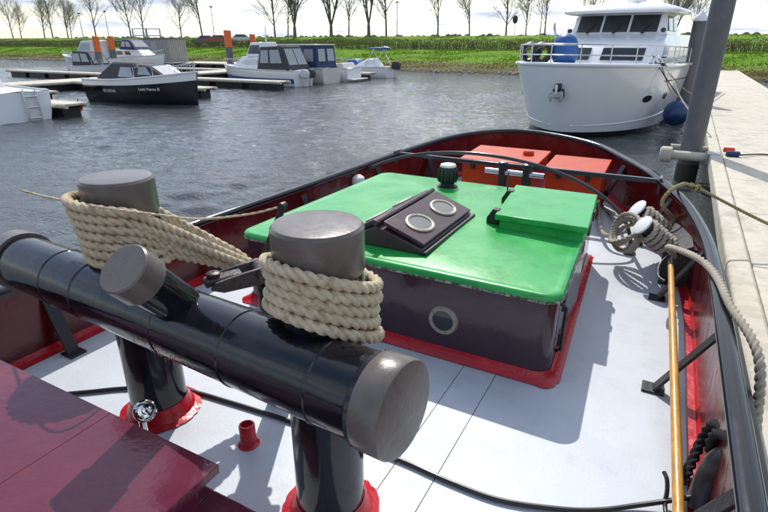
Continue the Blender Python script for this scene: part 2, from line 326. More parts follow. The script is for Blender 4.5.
# ------------------------------------------------------------------ water and land
import numpy as np
def build_water():
    """one sheet: rippled by many crossing wind waves in the basin, flat beyond; ripples die out towards the sheet's flat part"""
    u0, u1, v0, v1, st = -64.0, 7.0, 2.0, 50.0, 0.088
    nu, nv = int((u1 - u0) / st) + 1, int((v1 - v0) / st) + 1
    U, V = np.meshgrid(np.linspace(u0, u1, nu), np.linspace(v0, v1, nv)); rr = np.random.RandomState(5); Z = np.zeros_like(U)
    n = 60; rms = 0.150
    for k in range(n):
        lam = 0.25 * (0.95 / 0.25) ** rr.rand(); kk = 2 * math.pi / lam; a = math.radians(112) + rr.normal(0, 0.62)
        Z += rms * math.sqrt(2 / n) / kk * np.sin(kk * (U * math.cos(a) + V * math.sin(a)) + rr.rand() * 6.28)
    P = np.zeros_like(U)
    for k in range(7):
        lam = 6 + 12 * rr.rand(); a = rr.rand() * 6.28; P += np.sin(2 * math.pi / lam * (U * math.cos(a) + V * math.sin(a)) + rr.rand() * 6.28)
    patch = np.clip(0.80 + 0.16 * P, 0.35, 1.15)
    edge = np.clip(np.minimum(np.minimum(U - u0, u1 - U), np.minimum(V - v0, v1 - V)) / 3.0, 0, 1)
    calm = np.clip((46.0 - V) / 20.0, 0.16, 1.0)
    Z = WATER + Z * patch * edge * calm
    vs = np.stack([U, V, Z], -1).reshape(-1, 3)
    idx = np.arange(nu * nv).reshape(nv, nu); f = np.stack([idx[:-1, :-1], idx[:-1, 1:], idx[1:, 1:], idx[1:, :-1]], -1).reshape(-1, 4)
    o = len(vs); B_ = 3000.0
    ov = np.array([(-B_, -300, WATER), (B_, -300, WATER), (B_, 62, WATER), (-B_, 62, WATER), (u0, v0, WATER), (u1, v0, WATER), (u1, v1, WATER), (u0, v1, WATER)])
    of = np.array([(0, 1, 5, 4), (1, 2, 6, 5), (2, 3, 7, 6), (3, 0, 4, 7)]) + o
    vs = np.concatenate([vs, ov]); f = np.concatenate([f, of])
    me = bpy.data.meshes.new('water'); me.vertices.add(len(vs)); me.vertices.foreach_set('co', vs.ravel())
    me.loops.add(f.size); me.loops.foreach_set('vertex_index', f.ravel().astype(np.int32)); me.polygons.add(len(f)); me.polygons.foreach_set('loop_start', np.arange(0, f.size, 4, dtype=np.int32))
    me.update(calc_edges=True); me.polygons.foreach_set('use_smooth', [True] * len(f)); me.materials.append(M['water'])
    return struct(link('water', me))
build_water()
SHORE = [(-3000, 48), (-120, 48), (-90, 48.2), (-52, 47.6), (-30, 46.2), (-18, 45.3), (0, 44.6), (40, 44), (3000, 44)]
def shore(u):
    for (a, b), (c, d) in zip(SHORE, SHORE[1:]):
        if a <= u <= c: return b + (d - b) * (u - a) / (c - a)
PROF = [(-30, -3.0), (-1.5, -1.7), (0, -0.93), (0.5, -0.72), (2.2, -0.36), (4.5, 0.18), (7.0, 0.78), (9.5, 0.86), (13, 0.95), (22, 1.5), (30, 2.35), (42, 2.45), (90, 2.0), (400, 1.4), (5000, 1.2)]
def land(d):
    for (a, b), (c, e) in zip(PROF, PROF[1:]):
        if a <= d <= c: return b + (e - b) * (d - a) / (c - a)
    return PROF[-1][1]
us = [-3000, -1000, -400, -200] + [-140 + 2.0 * i for i in range(96)] + [60, 90, 150, 400, 1000, 3000]
ds = [-30, -8, -1.5, -0.6, 0, 0.3, 0.6, 1, 1.6, 2.2, 3, 3.8, 4.5, 5.3, 6.2, 7, 8, 9.5, 11, 13, 16, 19, 22, 26, 30, 35, 42, 60, 90, 150, 400, 1500, 5000]
rg = random.Random(3); t = MB()
t.rings([[(u, shore(u) + d, land(d) + (rg.uniform(-.06, .06) if -0.5 < d < 12 else rg.uniform(-.1, .1) if d < 90 else 0)) for u in us] for d in ds], False, False, closed=False)
t.f = [tuple(reversed(f)) for f in t.f] if False else t.f
struct(t.build('terrain', M['terrain'], smooth=80))

def tufts(n, d0, d1, h, mtl, name, label, u0=-150, u1=25, seed=1, w=0.10, cat='grass'):
    r = random.Random(seed); m = MB(); vs, fs = [], []
    for i in range(n):
        u = r.uniform(u0, u1); d = r.uniform(d0, d1); z = land(d) - 0.05; v = shore(u) + d; a = r.uniform(0, 6.28)
        hh = h * r.uniform(.5, 1.3); ww = w * r.uniform(.6, 1.4); dx, dy = math.cos(a) * ww, math.sin(a) * ww; lx, ly = r.uniform(-.5, .5) * hh, r.uniform(-.5, .5) * hh
        o = len(vs); vs += [(u - dx, v - dy, z), (u + dx, v + dy, z), (u + lx + dx * .4, v + ly + dy * .4, z + hh), (u + lx - dx * .3, v + ly - dy * .3, z + hh * .9)]; fs.append((o, o + 1, o + 2, o + 3))
    m.v, m.f = vs, fs; o = m.build(name, mtl, smooth=0); tag(o, label, cat, kind='stuff')
tufts(64000, 4.0, 9.0, 0.11, M['grass'], 'grass', 'bright green grass covering the upper bank below the hedge', seed=1, w=0.055)
tufts(24000, 11.5, 34, 0.12, M['grass'], 'grass', 'green grass of the dike slope behind the hedge', seed=2, w=0.14)
tufts(26000, 0.9, 3.9, 0.12, M['reed'], 'bank_weed', 'olive brown weeds along the foot of the bank', seed=3, w=0.06, cat='weeds')
# stones along the water's edge
m = MB(); r = random.Random(11)
for i in range(900):
    u = r.uniform(-95, 25); d = r.uniform(0.05, 0.65); s_ = r.uniform(.03, .10)
    q = Quaternion((r.random(), r.random(), r.random(), r.random())).normalized()
    m.box((u, shore(u) + d, land(d) + s_ * .3), (s_ * 2, s_ * 1.5, s_ * 1.1), q.to_matrix())
tag(m.build('bank_stones', M['stone'], smooth=0), 'pale stones lining the water edge of the bank', 'stones', kind='stuff')

# clipped hedge along the bank top: dense twigs and leaves
hd = thing('hedge', 'long clipped hedge running along the top of the grassy bank', 'hedge', (-30, shore(-30) + 9.2, land(9.2)))
vs, fs = [], []; tv, tf = [], []; r = random.Random(5)
for i in range(80000):
    u = r.uniform(-160, 30); d = 9.4 + r.gauss(0, .38); hmax = 0.98 + 0.05 * math.sin(u * 1.7) + 0.04 * math.sin(u * 4.1 + 1)
    z = land(9.4) + hmax * (1 - r.random() ** 1.35 * .98); v = shore(u) + d; s_ = r.uniform(.035, .08)
    a, b = r.uniform(0, 6.28), r.uniform(-1, 1); dx, dy, dz = math.cos(a) * s_, math.sin(a) * s_, b * s_
    o = len(vs); vs += [(u, v, z), (u + dx, v + dy, z + dz), (u + dx * .4 - dy * .6, v + dy * .4 + dx * .6, z + dz + s_), (u - dy * .5, v + dx * .5, z + s_ * .7)]; fs.append((o, o + 1, o + 2, o + 3))
for i in range(6500):
    u = r.uniform(-160, 30); d = 9.4 + r.gauss(0, .3); v = shore(u) + d; z = land(9.4) - .05; hh = r.uniform(.5, .95); lx, ly = r.uniform(-.2, .2), r.uniform(-.15, .15); s_ = .016
    o = len(tv); tv += [(u - s_, v, z), (u + s_, v, z), (u + lx + s_, v + ly, z + hh), (u + lx - s_, v + ly, z + hh)]; tf.append((o, o + 1, o + 2, o + 3))
a = MB(); a.v, a.f = vs, fs; fo = a.build('foliage', M['hedge'], hd, smooth=0); fo['kind'] = 'stuff'
a = MB(); a.v, a.f = tv, tf; fo = a.build('stems', M['hedgetwig'], hd, smooth=0); fo['kind'] = 'stuff'

# distant wood on the horizon
m = MB(); r = random.Random(21)
for i in range(420):
    u = -900 + i * 3.0 + r.uniform(-2, 2); s_ = r.uniform(4, 7)
    x, y = u * 1.0, 560 + r.uniform(-25, 25)
    hgt = r.uniform(5, 9)
    m.lathe([(s_ * .8, 0), (s_, hgt * .35), (s_ * .75, hgt * .75), (s_ * .2, hgt)], (x, y, 0.8), n=7)
tag(m.build('far_woodland', M['wood_far'], smooth=60), 'low dark line of far woods on the horizon', 'woodland', kind='stuff')

# ------------------------------------------------------------------ bare trees
def make_tree(seed, h, style):
    r = random.Random(seed); wood, fine = MB(), MB()
    def branch(p, d, L, rad, lev, target):
        n = 4 if lev < 2 else 3; pts = [p]; q = p.copy(); dd = d.copy(); rads = [rad]
        for k in range(n):
            dd = (dd + Vector((r.uniform(-1, 1), r.uniform(-1, 1), r.uniform(-.3, .7))) * (.035 if lev == 0 else 0.10 + .05 * lev)).normalized()
            q = q + dd * (L / n); pts.append(q); rads.append(rad * (1 - .62 * (k + 1) / n))
        tgt = wood if lev < 2 else fine
        tgt.tube(pts, rads, 6 if lev < 1 else (4 if lev < 2 else 3), cap=False)
        if lev >= 4: return
        nb = {0: 14, 1: 7, 2: 5, 3: 3}[lev]
        for i in range(nb):
            lo_f = .22 if lev == 0 else .2; f = min(.999, lo_f + (1 - lo_f) * (i + r.random()) / nb); k = min(int(f * n), n - 1); base = pts[k].lerp(pts[k + 1], f * n - k)
            ax = (pts[k + 1] - pts[k]).normalized(); side = ax.cross(Vector((r.uniform(-1, 1), r.uniform(-1, 1), r.uniform(-1, 1)))).normalized()
            ang = r.uniform(.35, .85) if lev else (r.uniform(.55, 1.0) if style == 'tall' else r.uniform(.35, .7))
            nd = (ax * math.cos(ang) + side * math.sin(ang) + Vector((0, 0, .22))).normalized()
            branch(base, nd, L * r.uniform(.42, .66) * (1.15 - .5 * f if lev == 0 else 1), max(.0115, rads[k] * .5), lev + 1, target)
    if style == 'tall':
        branch(Vector((0, 0, -.1)), Vector((r.uniform(-.05, .05), r.uniform(-.05, .05), 1)), h, .16, 0, None)
    else:                                                   # several leaders from a short bole
        wood.tube([(0, 0, -.1), (0, 0, .8), (.02, 0, h * .16)], [.34, .26, .25], 8, cap=False)
        for k in range(5):
            a = k * 1.26 + r.uniform(-.3, .3); t_ = r.uniform(.16, .38)
            branch(Vector((0, 0, h * .15)), Vector((math.cos(a) * t_, math.sin(a) * t_, 1)).normalized(), h * .8, .14, 0, None)
    return wood, fine
TREES = []
for i, (sd_, h, st) in enumerate(((1, 7.4, 'tall'), (2, 8.4, 'tall'), (5, 7.8, 'tall'), (9, 11, 'vase'), (12, 10.5, 'vase'))):
    w_, f_ = make_tree(sd_, h, st)
    if st == 'tall': lab, grp = 'slender bare tree with a single trunk on the dike behind the hedge', 'slender bare trees along the dike'
    else: lab, grp = 'broad bare tree forking low into several upright limbs on the dike', 'broad forked bare trees along the dike'
    root = thing('bare_tree', lab, 'tree', group=grp); w_.build('trunk', M['bark'], root); f_.build('crown', M['twig'], root, smooth=0)
    TREES.append([root, False])
def put_tree(px, dist, kind, sc, rz):
    rec = TREES[kind]
    o = rec[0] if not rec[1] else copy_tree(rec[0]); rec[1] = True
    p = PD(px, dist, 0); p.z = land(p.y - shore(p.x)) - .05
    o.location = p; o.rotation_euler = (0, 0, rz); o.scale = (sc, sc, sc * 1.0)
r = random.Random(31)
for px, d, k, s in ((14, 150, 1, .85), (30, 150, 0, 1.0), (52, 150, 0, .80), (67, 140, 1, .92), (74, 146, 2, .8), (94, 140, 2, .95), (101, 134, 1, .98), (114, 140, 0, .98), (117, 144, 2, .8), (138, 130, 1, 1.05),
                    (168, 124, 2, 1.12), (179, 124, 1, 1.1), (211, 120, 0, .92), (229, 112, 2, 1.15), (291, 104, 0, 1.15), (302, 112, 2, .9), (308, 96, 3, 1.0), (339, 96, 4, 1.05), (354, 100, 1, .95), (371, 92, 3, 1.05), (386, 96, 0, 1.15),
                    (430, 90, 1, .88), (457, 92, 2, .86), (488, 90, 0, .95), (505, 94, 2, .84), (521, 90, 1, .86), (560, 92, 2, .95), (632, 92, 4, .62), (648, 96, 1, .8), (745, 90, 0, .9)):
    put_tree(px, d, k, s, r.uniform(0, 6.28))

# lamp posts, a sign and cars on the dike
def lamp(px, d, h, label):
    p = PD(px, d, 0); p.z = land(p.y - shore(p.x)) - .1
    t_ = thing('lamp_post', label, 'lamp post', p, group='lamp posts along the dike road')
    MB().tube([(0, 0, 0), (0, 0, h * .4), (0, 0, h)], [.09, .07, .045], 8).xf(Matrix.Translation(p)).build('pole', M['galv'], t_)
    MB().lathe([(.05, 0), (.28, .06), (.30, .16), (.12, .28)], p + Vector((0, 0, h)), n=12).build('lamp_head', M['charcoal'], t_)
for px, d in ((127, 110), (239, 106), (395, 95), (517, 84), (149, 116)): lamp(px, d, 5.2, 'slim grey lamp post with a flat head among the dike trees')
p = PD(495, 84, 0); p.z = land(p.y - shore(p.x)) - .1
sg = thing('road_sign', 'dark rounded road sign seen from behind on the dike', 'sign', p)
MB().tube([p, p + Vector((0, 0, 2.6))], .04, 8).build('pole', M['galv'], sg)
q = Matrix.Translation(p + Vector((0, -.06, 2.4))) @ Matrix.Rotation(R(90), 4, 'X')
m = MB(); m.prism([(.38 * math.cos(a_) , .5 * math.sin(a_) - (.12 if math.sin(a_) < 0 else 0)) for a_ in [2 * math.pi * k / 20 for k in range(20)]], -.02, .02); m.xf(q); m.build('plate', M['charcoal'], sg)
def car(px, d, rz, mtl, label):
    p = PD(px, d, 0); p.z = land(p.y - shore(p.x)) + .02
    t_ = thing('parked_car', label, 'car', p, rz)
    X = Matrix.Translation(p) @ Matrix.Rotation(rz, 4, 'Z')
    prof = [(-2.1, .35), (-2.15, .75), (-1.9, .92), (-1.2, 1.0), (-.7, 1.42), (.7, 1.45), (1.35, 1.02), (2.0, .88), (2.1, .6), (2.1, .35)]
    body = MB(); body.rings([[Vector((x, y, z if z < 1.0 else z)) for x, z in prof] for y in (-.82, .82)]); body.xf(X); body.build('body', mtl, t_, bevel=.08)
    for y in (-.83, .83):
        MB().plate([X @ Vector(q_) for q_ in ((-1.0, y, 1.03), (1.05, y, 1.03), (.62, y, 1.36), (-.62, y, 1.36))], .01).build('side_window', M['glass'], t_, smooth=0)
        for x in (-1.3, 1.3): MB().lathe([(.1, -.1), (.31, -.1), (.31, .1), (.1, .1)], X @ Vector((x, y * .95, .31)), X.to_3x3() @ Vector((0, 1, 0)), 18).build('wheel', M['tyre'], t_)
car(232, 86, YAW + .1, M['blue_car'], 'blue parked car on the dike road behind the hedge')
car(243, 86, YAW + .1, M['red_car'], 'red parked car on the dike road behind the hedge')
car(262, 87, YAW + .1, M['silver_car'], 'silver parked car on the dike road behind the hedge')
# ------------------------------------------------------------------ marina pontoons and piles
def pontoon(name, label, a, b, top=-.42, wid=1.0, group=None, nfl=None):
    """floating finger pontoon from a to b (centre line): beige boarded deck on black floats"""
    a, b = Vector((*a, 0)), Vector((*b, 0)); d = (b - a); L = d.length; d.normalize(); s = Vector((-d.y, d.x, 0)); ang = math.atan2(d.y, d.x)
    t_ = thing(name, label, 'pontoon', (a.x, a.y, WATER), group=group)
    X = Matrix.Translation(a) @ Matrix.Rotation(ang, 4, 'Z')
    n = max(2, int(L / 2.4))
    for i in range(n):
        x0, x1 = L * i / n + .012, L * (i + 1) / n - .012
        MB().bb((x0, -wid / 2, top - .09), (x1, wid / 2, top)).xf(X).build('deck_slab', M['beige'], t_, bevel=.02)
    for y in (-1, 1):
        MB().tube([X @ Vector((-.02, y * (wid / 2 + .045), top - .07)), X @ Vector((L + .12, y * (wid / 2 + .045), top - .07))], .085, 10).build('edge_beam', M['beige'], t_)
    k = max(2, int(L / 2.2))
    for i in range(k):
        x0 = L * (i + .1) / k; x1 = L * (i + .9) / k
        MB().bb((x0, -wid * .46, WATER - .25), (x1, wid * .46, top - .12)).xf(X).build('float', M['float'], t_, bevel=.04)
    return t_
FG = 'finger pontoons of the marina'
pontoon('main_pontoon', 'long beige walkway pontoon that the marina fingers branch from', (-31, 8), (-31, 47), wid=2.0)
for v_, u_, lab in ((11.75, -18.9, 'beige finger pontoon beside the white hull with an orange buoy'), (19.2, -20.0, 'beige finger pontoon alongside the black sloop'), (24.4, -19.6, 'beige finger pontoon beside the cruiser with charcoal canopy'), (34.6, -19.8, 'beige finger pontoon alongside the small speedboat with bimini')):
    pontoon('finger_pontoon', lab, (-29.9, v_), (u_, v_), wid=.7, group=FG)
for v_, u_, lab in ((24.8, -47, 'beige finger pontoon in front of the pale cruiser with canvas tent'), (33.5, -47, 'beige finger pontoon beside the boats near the grey shed')):
    pontoon('finger_pontoon', lab, (-32.1, v_), (u_, v_), wid=.8, group=FG)
pontoon('shed_pontoon', 'wide beige pontoon at the bank carrying the grey shed', (-66, 44.0), (-34, 44.0), wid=3.4)
pontoon('side_pontoon', 'low beige pontoon leading towards the white hull with ladder', (-31.9, 14.6), (-24.6, 14.2), wid=.6)
def pile_pole(x, y, top, rad, label, orange=None, group=None, cone=False):
    t_ = thing('mooring_pile', label, 'pile', (x, y, WATER), group=group)
    z1 = top - (orange or 0)
    MB().tube([(x, y, WATER - 1.0), (x, y, z1)], rad, 24).build('shaft', M['pile'], t_)
    MB().lathe([(rad + .003, WATER - .3), (rad + .003, WATER + .22), (rad + .0015, WATER + .34)], (x, y, 0), n=24, cap=False).build('tide_band', mat('tide_slime', (0.035, 0.036, 0.026), 0.6, var=0.4, vscale=5), t_)
    if orange: MB().lathe([(rad + .006, 0), (rad + .006, orange - .02), (rad * .9, orange)], (x, y, z1), n=24).build('orange_band', M['orange'], t_)
    if cone: MB().lathe([(rad + .02, 0), (rad + .02, .05), (rad * .75, .16), (rad * .2, .3), (0.001, .34)], (x, y, top), n=24).build('cone_cap', M['white'], t_)
for px, py, tp, v_, lb in ((227, 78, 30, 31.0, 'tallest orange topped grey pile beside the charcoal canopy cruiser'), (252, 66, 34, 41.5, 'orange topped grey pile behind the charcoal canopy cruiser'), (95, 72, 36, 28.6, 'orange topped grey pile beside the pale tent cruiser'), (110, 70, 36, 34.0, 'orange topped grey pile beside the boat with targa arch')):
    q0 = PV(px, tp, v_); pile_pole(q0.x, v_, q0.z, .25 if v_ < 33 else .26, lb, 1.15, 'orange topped marina piles')

# shed and gangway frame
sx, sy = -52.0, 43.9
sh = thing('storage_shed', 'grey boarded flat roofed shed on the pontoon by the bank', 'shed', (sx, sy, -.42))
rz = Matrix.Translation((sx, sy, -.41)) @ Matrix.Rotation(R(2), 4, 'Z')
MB().bb((-2.2, -1.25, 0), (2.2, 1.25, 2.35)).xf(rz).build('wall', M['shed'], sh)
for k in range(14):
    x = -2.06 + k * .3167
    MB().bb((x - .135, -1.285, .05), (x + .135, -1.255, 2.30)).xf(rz).build('board', M['shed'], sh, smooth=0)
for k in range(8):
    y = -1.1 + k * .315
    MB().bb((2.205, y - .135, .05), (2.235, y + .135, 2.30)).xf(rz).build('board', M['shed'], sh, smooth=0)
MB().bb((-2.35, -1.42, 2.36), (2.35, 1.42, 2.46)).xf(rz).build('roof', M['roofgrey'], sh, bevel=.02)
MB().bb((-.45, -1.31, .08), (.45, -1.29, 2.1)).xf(rz).build('door', M['galv'], sh, bevel=.01)
gf = thing('gangway_portal', 'grey steel portal frame of the gangway behind the shed', 'frame', (-61, 49.0, 0))
for x in (-62.3, -59.7):
    for y in (48.2, 50.2): MB().bb((x - .06, y - .06, -.5), (x + .06, y + .06, 3.1)).build('post', M['galv'], gf)
for z in (3.1, 2.3):
    for y in (48.2, 50.2): MB().bb((-62.35, y - .05, z), (-59.65, y + .05, z + .1)).build('beam', M['galv'], gf)
gw = thing('gangway', 'sloping pale gangway leading from the pontoon up the bank', 'gangway', (-64, 45, -.4))
MB().plate([(-63, 44.5, -.35), (-61.8, 44.5, -.35), (-59.8, 53.5, .95), (-61.0, 53.5, .95)], .08).build('walkway', M['beige'], gw)
for dx in (0, 1.2): MB().tube([(-63 + dx, 44.5, .6), (-61 + dx, 53.5, 1.9)], .03, 6).build('handrail', M['galv'], gw)

# ------------------------------------------------------------------ small boats of the marina
def hull(L, B, H, rake=.5, bowrise=.25, tr=.8, n=18, fine=1.9):
    """hull in its own axes: bow +x, stern x = 0, waterline z = 0"""
    prof = [(0.0, -.35), (.62, -.22), (.86, 0.0), (.93, .25), (.975, .6), (1.0, 1.0)]
    rings = []
    for i in range(n + 1):
        s = i / n; s = 1 - (1 - s) ** 1.35
        hb = B / 2 * (tr + (1 - tr) * math.sin(min(1, s / .5) * math.pi / 2)) * (1 - max(0, (s - .45) / .55) ** fine) + .02
        sheer = H * (1 + bowrise * s ** 2.2); ring = []
        for sg_ in (1, -1):
            pr = prof if sg_ == 1 else list(reversed(prof))[0:-1]
            for (w_, z_) in (reversed(prof) if sg_ == 1 else prof[1:]):
                zz_ = z_ * sheer if z_ > 0 else z_
                narrow = 1 - (1 - w_) * (1 + 1.2 * s * s)
                x = s * (L - rake * (1 - max(0, z_)) )
                ring.append((x, sg_ * hb * max(narrow, .05), zz_))
        rings.append(ring)
    m = MB(); m.rings(rings, True, True, closed=False)
    dk = MB(); dk.rings([[(p_[0][0], p_[0][1] * .985, p_[0][2] - .03), (p_[0][0], 0, p_[0][2] + .03), (p_[-1][0], p_[-1][1] * .985, p_[-1][2] - .03)] for p_ in rings], False, False, closed=False)
    gun = [p_[0] for p_ in rings] + [p_[-1] for p_ in reversed(rings)]
    return m, dk, gun, rings
def cabin_loft(x0, x1, w0, w1, z0, h, fs=.5, bs=.1, ts=.82):
    """cabin: bottom rectangle x0..x1 (stern..bow), sloped front fs and back bs, top narrowed by ts"""
    b = [(x0, -w0 / 2, z0), (x1, -w1 / 2, z0), (x1, w1 / 2, z0), (x0, w0 / 2, z0)]
    t_ = [(x0 + bs, -w0 / 2 * ts, z0 + h), (x1 - fs, -w1 / 2 * ts, z0 + h * .96), (x1 - fs, w1 / 2 * ts, z0 + h * .96), (x0 + bs, w0 / 2 * ts, z0 + h)]
    return b, t_
def bil(q, a, b):                                          # point on a quad
    p0, p1, p2, p3 = [Vector(x) for x in q]; return (p0.lerp(p1, a)).lerp(p3.lerp(p2, a), b)
def panes(parent, quad, cells, mtl, name='window', off=.02):
    p0, p1, p2, p3 = [Vector(x) for x in quad]; nr = (p1 - p0).cross(p3 - p0).normalized()
    for a0, a1, b0, b1 in cells:
        MB().plate([bil(quad, a0, b0) + nr * off, bil(quad, a1, b0) + nr * off, bil(quad, a1, b1) + nr * off, bil(quad, a0, b1) + nr * off], .03).build(name, mtl, parent, smooth=0)
def superstructure(parent, name, mtl, x0, x1, w0, w1, z0, h, fs, bs, ts, side_cells, front_cells, glassm, back_cells=(), bevel=.05):
    b, t_ = cabin_loft(x0, x1, w0, w1, z0, h, fs, bs, ts)
    m = MB(); m.rings([b, t_]); o = m.build(name, mtl, parent, bevel=bevel)
    panes(o, (b[0], b[1], t_[1], t_[0]), side_cells, glassm); panes(o, (b[2], b[3], t_[3], t_[2]), [(1 - c[1], 1 - c[0], c[2], c[3]) for c in side_cells], glassm)
    panes(o, (b[1], b[2], t_[2], t_[1]), front_cells, glassm, 'windscreen'); panes(o, (b[3], b[0], t_[0], t_[3]), back_cells, glassm)
    return o
def outboard(parent, y=0, mtl=None, s=1.0):
    o = MB(); o.rings([[(-.12 * s, y - .17 * s, .55 * s), (-.62 * s, y - .15 * s, .50 * s), (-.62 * s, y + .15 * s, .50 * s), (-.12 * s, y + .17 * s, .55 * s)], [(-.08 * s, y - .18 * s, .78 * s), (-.68 * s, y - .17 * s, .80 * s), (-.68 * s, y + .17 * s, .80 * s), (-.08 * s, y + .18 * s, .78 * s)], [(-.18 * s, y - .12 * s, 1.02 * s), (-.58 * s, y - .12 * s, 1.0 * s), (-.58 * s, y + .12 * s, 1.0 * s), (-.18 * s, y + .12 * s, 1.02 * s)]])
    h_ = o.build('outboard_motor', mtl or M['charcoal'], parent, bevel=.05)
    MB().bb((-.42 * s, y - .07 * s, -.5), (-.20 * s, y + .07 * s, .56 * s)).build('outboard_leg', M['boatgrey'], parent, bevel=.03)
def make_boat(name, label, cat, stern, heading, L, B, H, hm, gunm=None, deckm=None, group='boats moored in the marina', **k):
    root = thing(name, label, cat, (0, 0, 0), group=group)
    m, dk, gun, rings = hull(L, B, H, **k)
    m.build('hull', hm, root, smooth=60); dk.build('deck', deckm or M['white'], root)
    MB().tube(resample(gun, .15), .045, 6).build('rubbing_strake', gunm or M['boatgrey'], root)
    fr_ = [q_ for q_ in gun if q_[0] > L * .5]
    rl_ = [Vector((x * .985, y * .93, z + .42)) for x, y, z in fr_]; MB().tube(rl_, .016, 6).build('bow_rail', M['steel'], root)
    for q_ in resample([Vector((x * .985, y * .93, z)) for x, y, z in fr_], .95): MB().tube([q_, q_ + Vector((0, 0, .42))], .012, 5).build('stanchion', M['steel'], root)
    for x_ in (.25, L * .45):
        for sg_ in (-1, 1): MB().bb((x_ - .1, sg_ * B * .40 - .02, H + .0), (x_ + .1, sg_ * B * .40 + .02, H + .06)).build('cleat', M['steel'], root, bevel=.01)
    root.location = (0, 0, 0)
    return root, rings
def settle(root, stern, heading):
    root.location = (stern[0], stern[1], WATER); root.rotation_euler = (0, 0, heading)
def band(parent, rings, lo, hi, mtl, name, i0=0, off=.012):
    """a painted strake standing just proud of the hull between two girth positions"""
    for sgn in (0, 1):
        m = MB(); rr = []
        for ring in rings[i0:]:
            side = ring[:6] if sgn == 0 else ring[::-1][:6]
            a, b, y = Vector(side[lo[0]]).lerp(Vector(side[lo[0] + 1]), lo[1]), Vector(side[hi[0]]).lerp(Vector(side[hi[0] + 1]), hi[1]), (1 if side[0][1] > 0 else -1)
            rr.append([a + Vector((0, y * off, 0)), b + Vector((0, y * off, 0))])
        m.rings(rr, False, False, closed=False); m.build(name, mtl, parent, smooth=60)
def text(body, size, mtl, parent, mw, name='lettering'):
    c = bpy.data.curves.new(name, 'FONT'); c.body = body; c.size = size; c.align_x = 'CENTER'; c.align_y = 'CENTER'; c.extrude = .002; c.resolution_u = 3
    tmp = bpy.data.objects.new(name, c); col.objects.link(tmp); dg = bpy.context.evaluated_depsgraph_get(); me = bpy.data.meshes.new_from_object(tmp.evaluated_get(dg))
    bpy.data.objects.remove(tmp); bpy.data.curves.remove(c); me.name = name; me.materials.clear(); me.materials.append(mtl); me.transform(mw)
    return link(name, me, parent)

# black sloop with canopy, bow towards our tug
b, rg_ = make_boat('black_sloop', 'glossy black sloop with white sheer band and black canopy', 'boat', None, 0, 6.0, 2.3, .95, M['blackhull'], M['white'], M['boatgrey'], bowrise=.42, tr=.9, rake=.15, fine=2.6)
band(b, rg_, (0, 0.0), (0, .62), M['gel'], 'sheer_band')
superstructure(b, 'canopy', M['charcoal'], .7, 3.9, 1.9, 1.7, .98, .72, .9, 1.0, .70, [(.48, .80, .15, .72)], [], M['clear'], bevel=.12)
superstructure(b, 'windscreen_frame', M['charcoal'], 3.2, 4.8, 1.75, 1.2, 1.10, .5, 1.1, .2, .78, [(.12, .62, .2, .8)], [(.08, .92, .1, .9)], M['clear'], bevel=.04)
for f_, s_, tx in ((4.2, .17, 'Lotti Hanna III'), (1.9, .17, 'GO-GO-KS')):
    k = min(range(len(rg_)), key=lambda i: abs(rg_[i][0][0] - f_)); y0 = min(p_[1] for p_ in rg_[k])
    tang = Vector(rg_[min(k + 1, 18)][10]) - Vector(rg_[max(k - 1, 0)][10]); ang = math.atan2(tang.y, tang.x)
    text(tx, s_, M['white'], b, Matrix.Translation((f_, y0 - .035, f_ * .055 + .42)) @ Matrix.Rotation(ang, 4, 'Z') @ Matrix.Rotation(R(90), 4, 'X'))
settle(b, (-24.0, 16.5), R(2))
# white hull with boarding ladder at the left
b, rg_ = make_boat('white_cruiser', 'white cruiser with a steel boarding ladder on its stern', 'boat', None, 0, 7.5, 2.5, .95, M['gel'], M['boatgrey'])
superstructure(b, 'cabin', M['gel'], 2.6, 5.6, 2.0, 1.5, .95, .75, .9, .2, .8, [(.1, .5, .35, .8), (.56, .86, .35, .8)], [(.1, .9, .25, .85)], M['glass'])
for y in (-.5, -.1): MB().tube([(-.05, y, -.3), (-.12, y, .3), (-.05, y, 1.05)], .03, 6).build('ladder_rail', M['steel'], b)
for z in (.1, .45, .8): MB().tube([(-.1, -.5, z), (-.1, -.1, z)], .025, 6).build('ladder_rung', M['steel'], b)
settle(b, (-19.35, 10.2), R(180))
# cruiser with charcoal canopy (stern to us)
b, rg_ = make_boat('cabin_cruiser', 'white cabin cruiser with charcoal canopy and twin outboards', 'boat', None, 0, 7.8, 2.8, 1.05, M['gel'], M['boatgrey'])
band(b, rg_, (1, .3), (2, .2), M['blue'], 'hull_stripe')
superstructure(b, 'canopy', M['charcoal'], .25, 3.3, 2.5, 2.4, 1.05, 1.55, .25, .75, .84, [(.16, .55, .3, .85), (.62, .92, .3, .85)], [(.1, .9, .3, .9)], M['clear'], [(.08, .48, .22, .88), (.52, .92, .22, .88)], bevel=.06)
superstructure(b, 'cabin', M['gel'], 3.0, 6.4, 2.4, 1.5, 1.08, .85, 1.2, .0, .8, [(.12, .68, .35, .75)], [(.1, .9, .2, .8)], M['boatgrey'])
superstructure(b, 'wheelhouse', M['gel'], 3.0, 4.6, 2.0, 1.8, 1.9, .95, .5, .1, .86, [(.1, .9, .2, .8)], [(.08, .92, .2, .8)], M['glass'])
MB().tube([(3.3, .0, 2.8), (3.3, 0, 3.9)], .04, 6).build('mast', M['gel'], b); MB().lathe([(.02, 0), (.22, .03), (.22, .12), (.02, .16)], (3.3, 0, 3.2), n=14).build('radar_dome', M['gel'], b)
outboard(b, -.35, M['charcoal'], 1.1); outboard(b, .35, M['boatgrey'], 1.1)
b.scale = (.82, .88, .88); settle(b, (-20.4, 27.3), R(180))
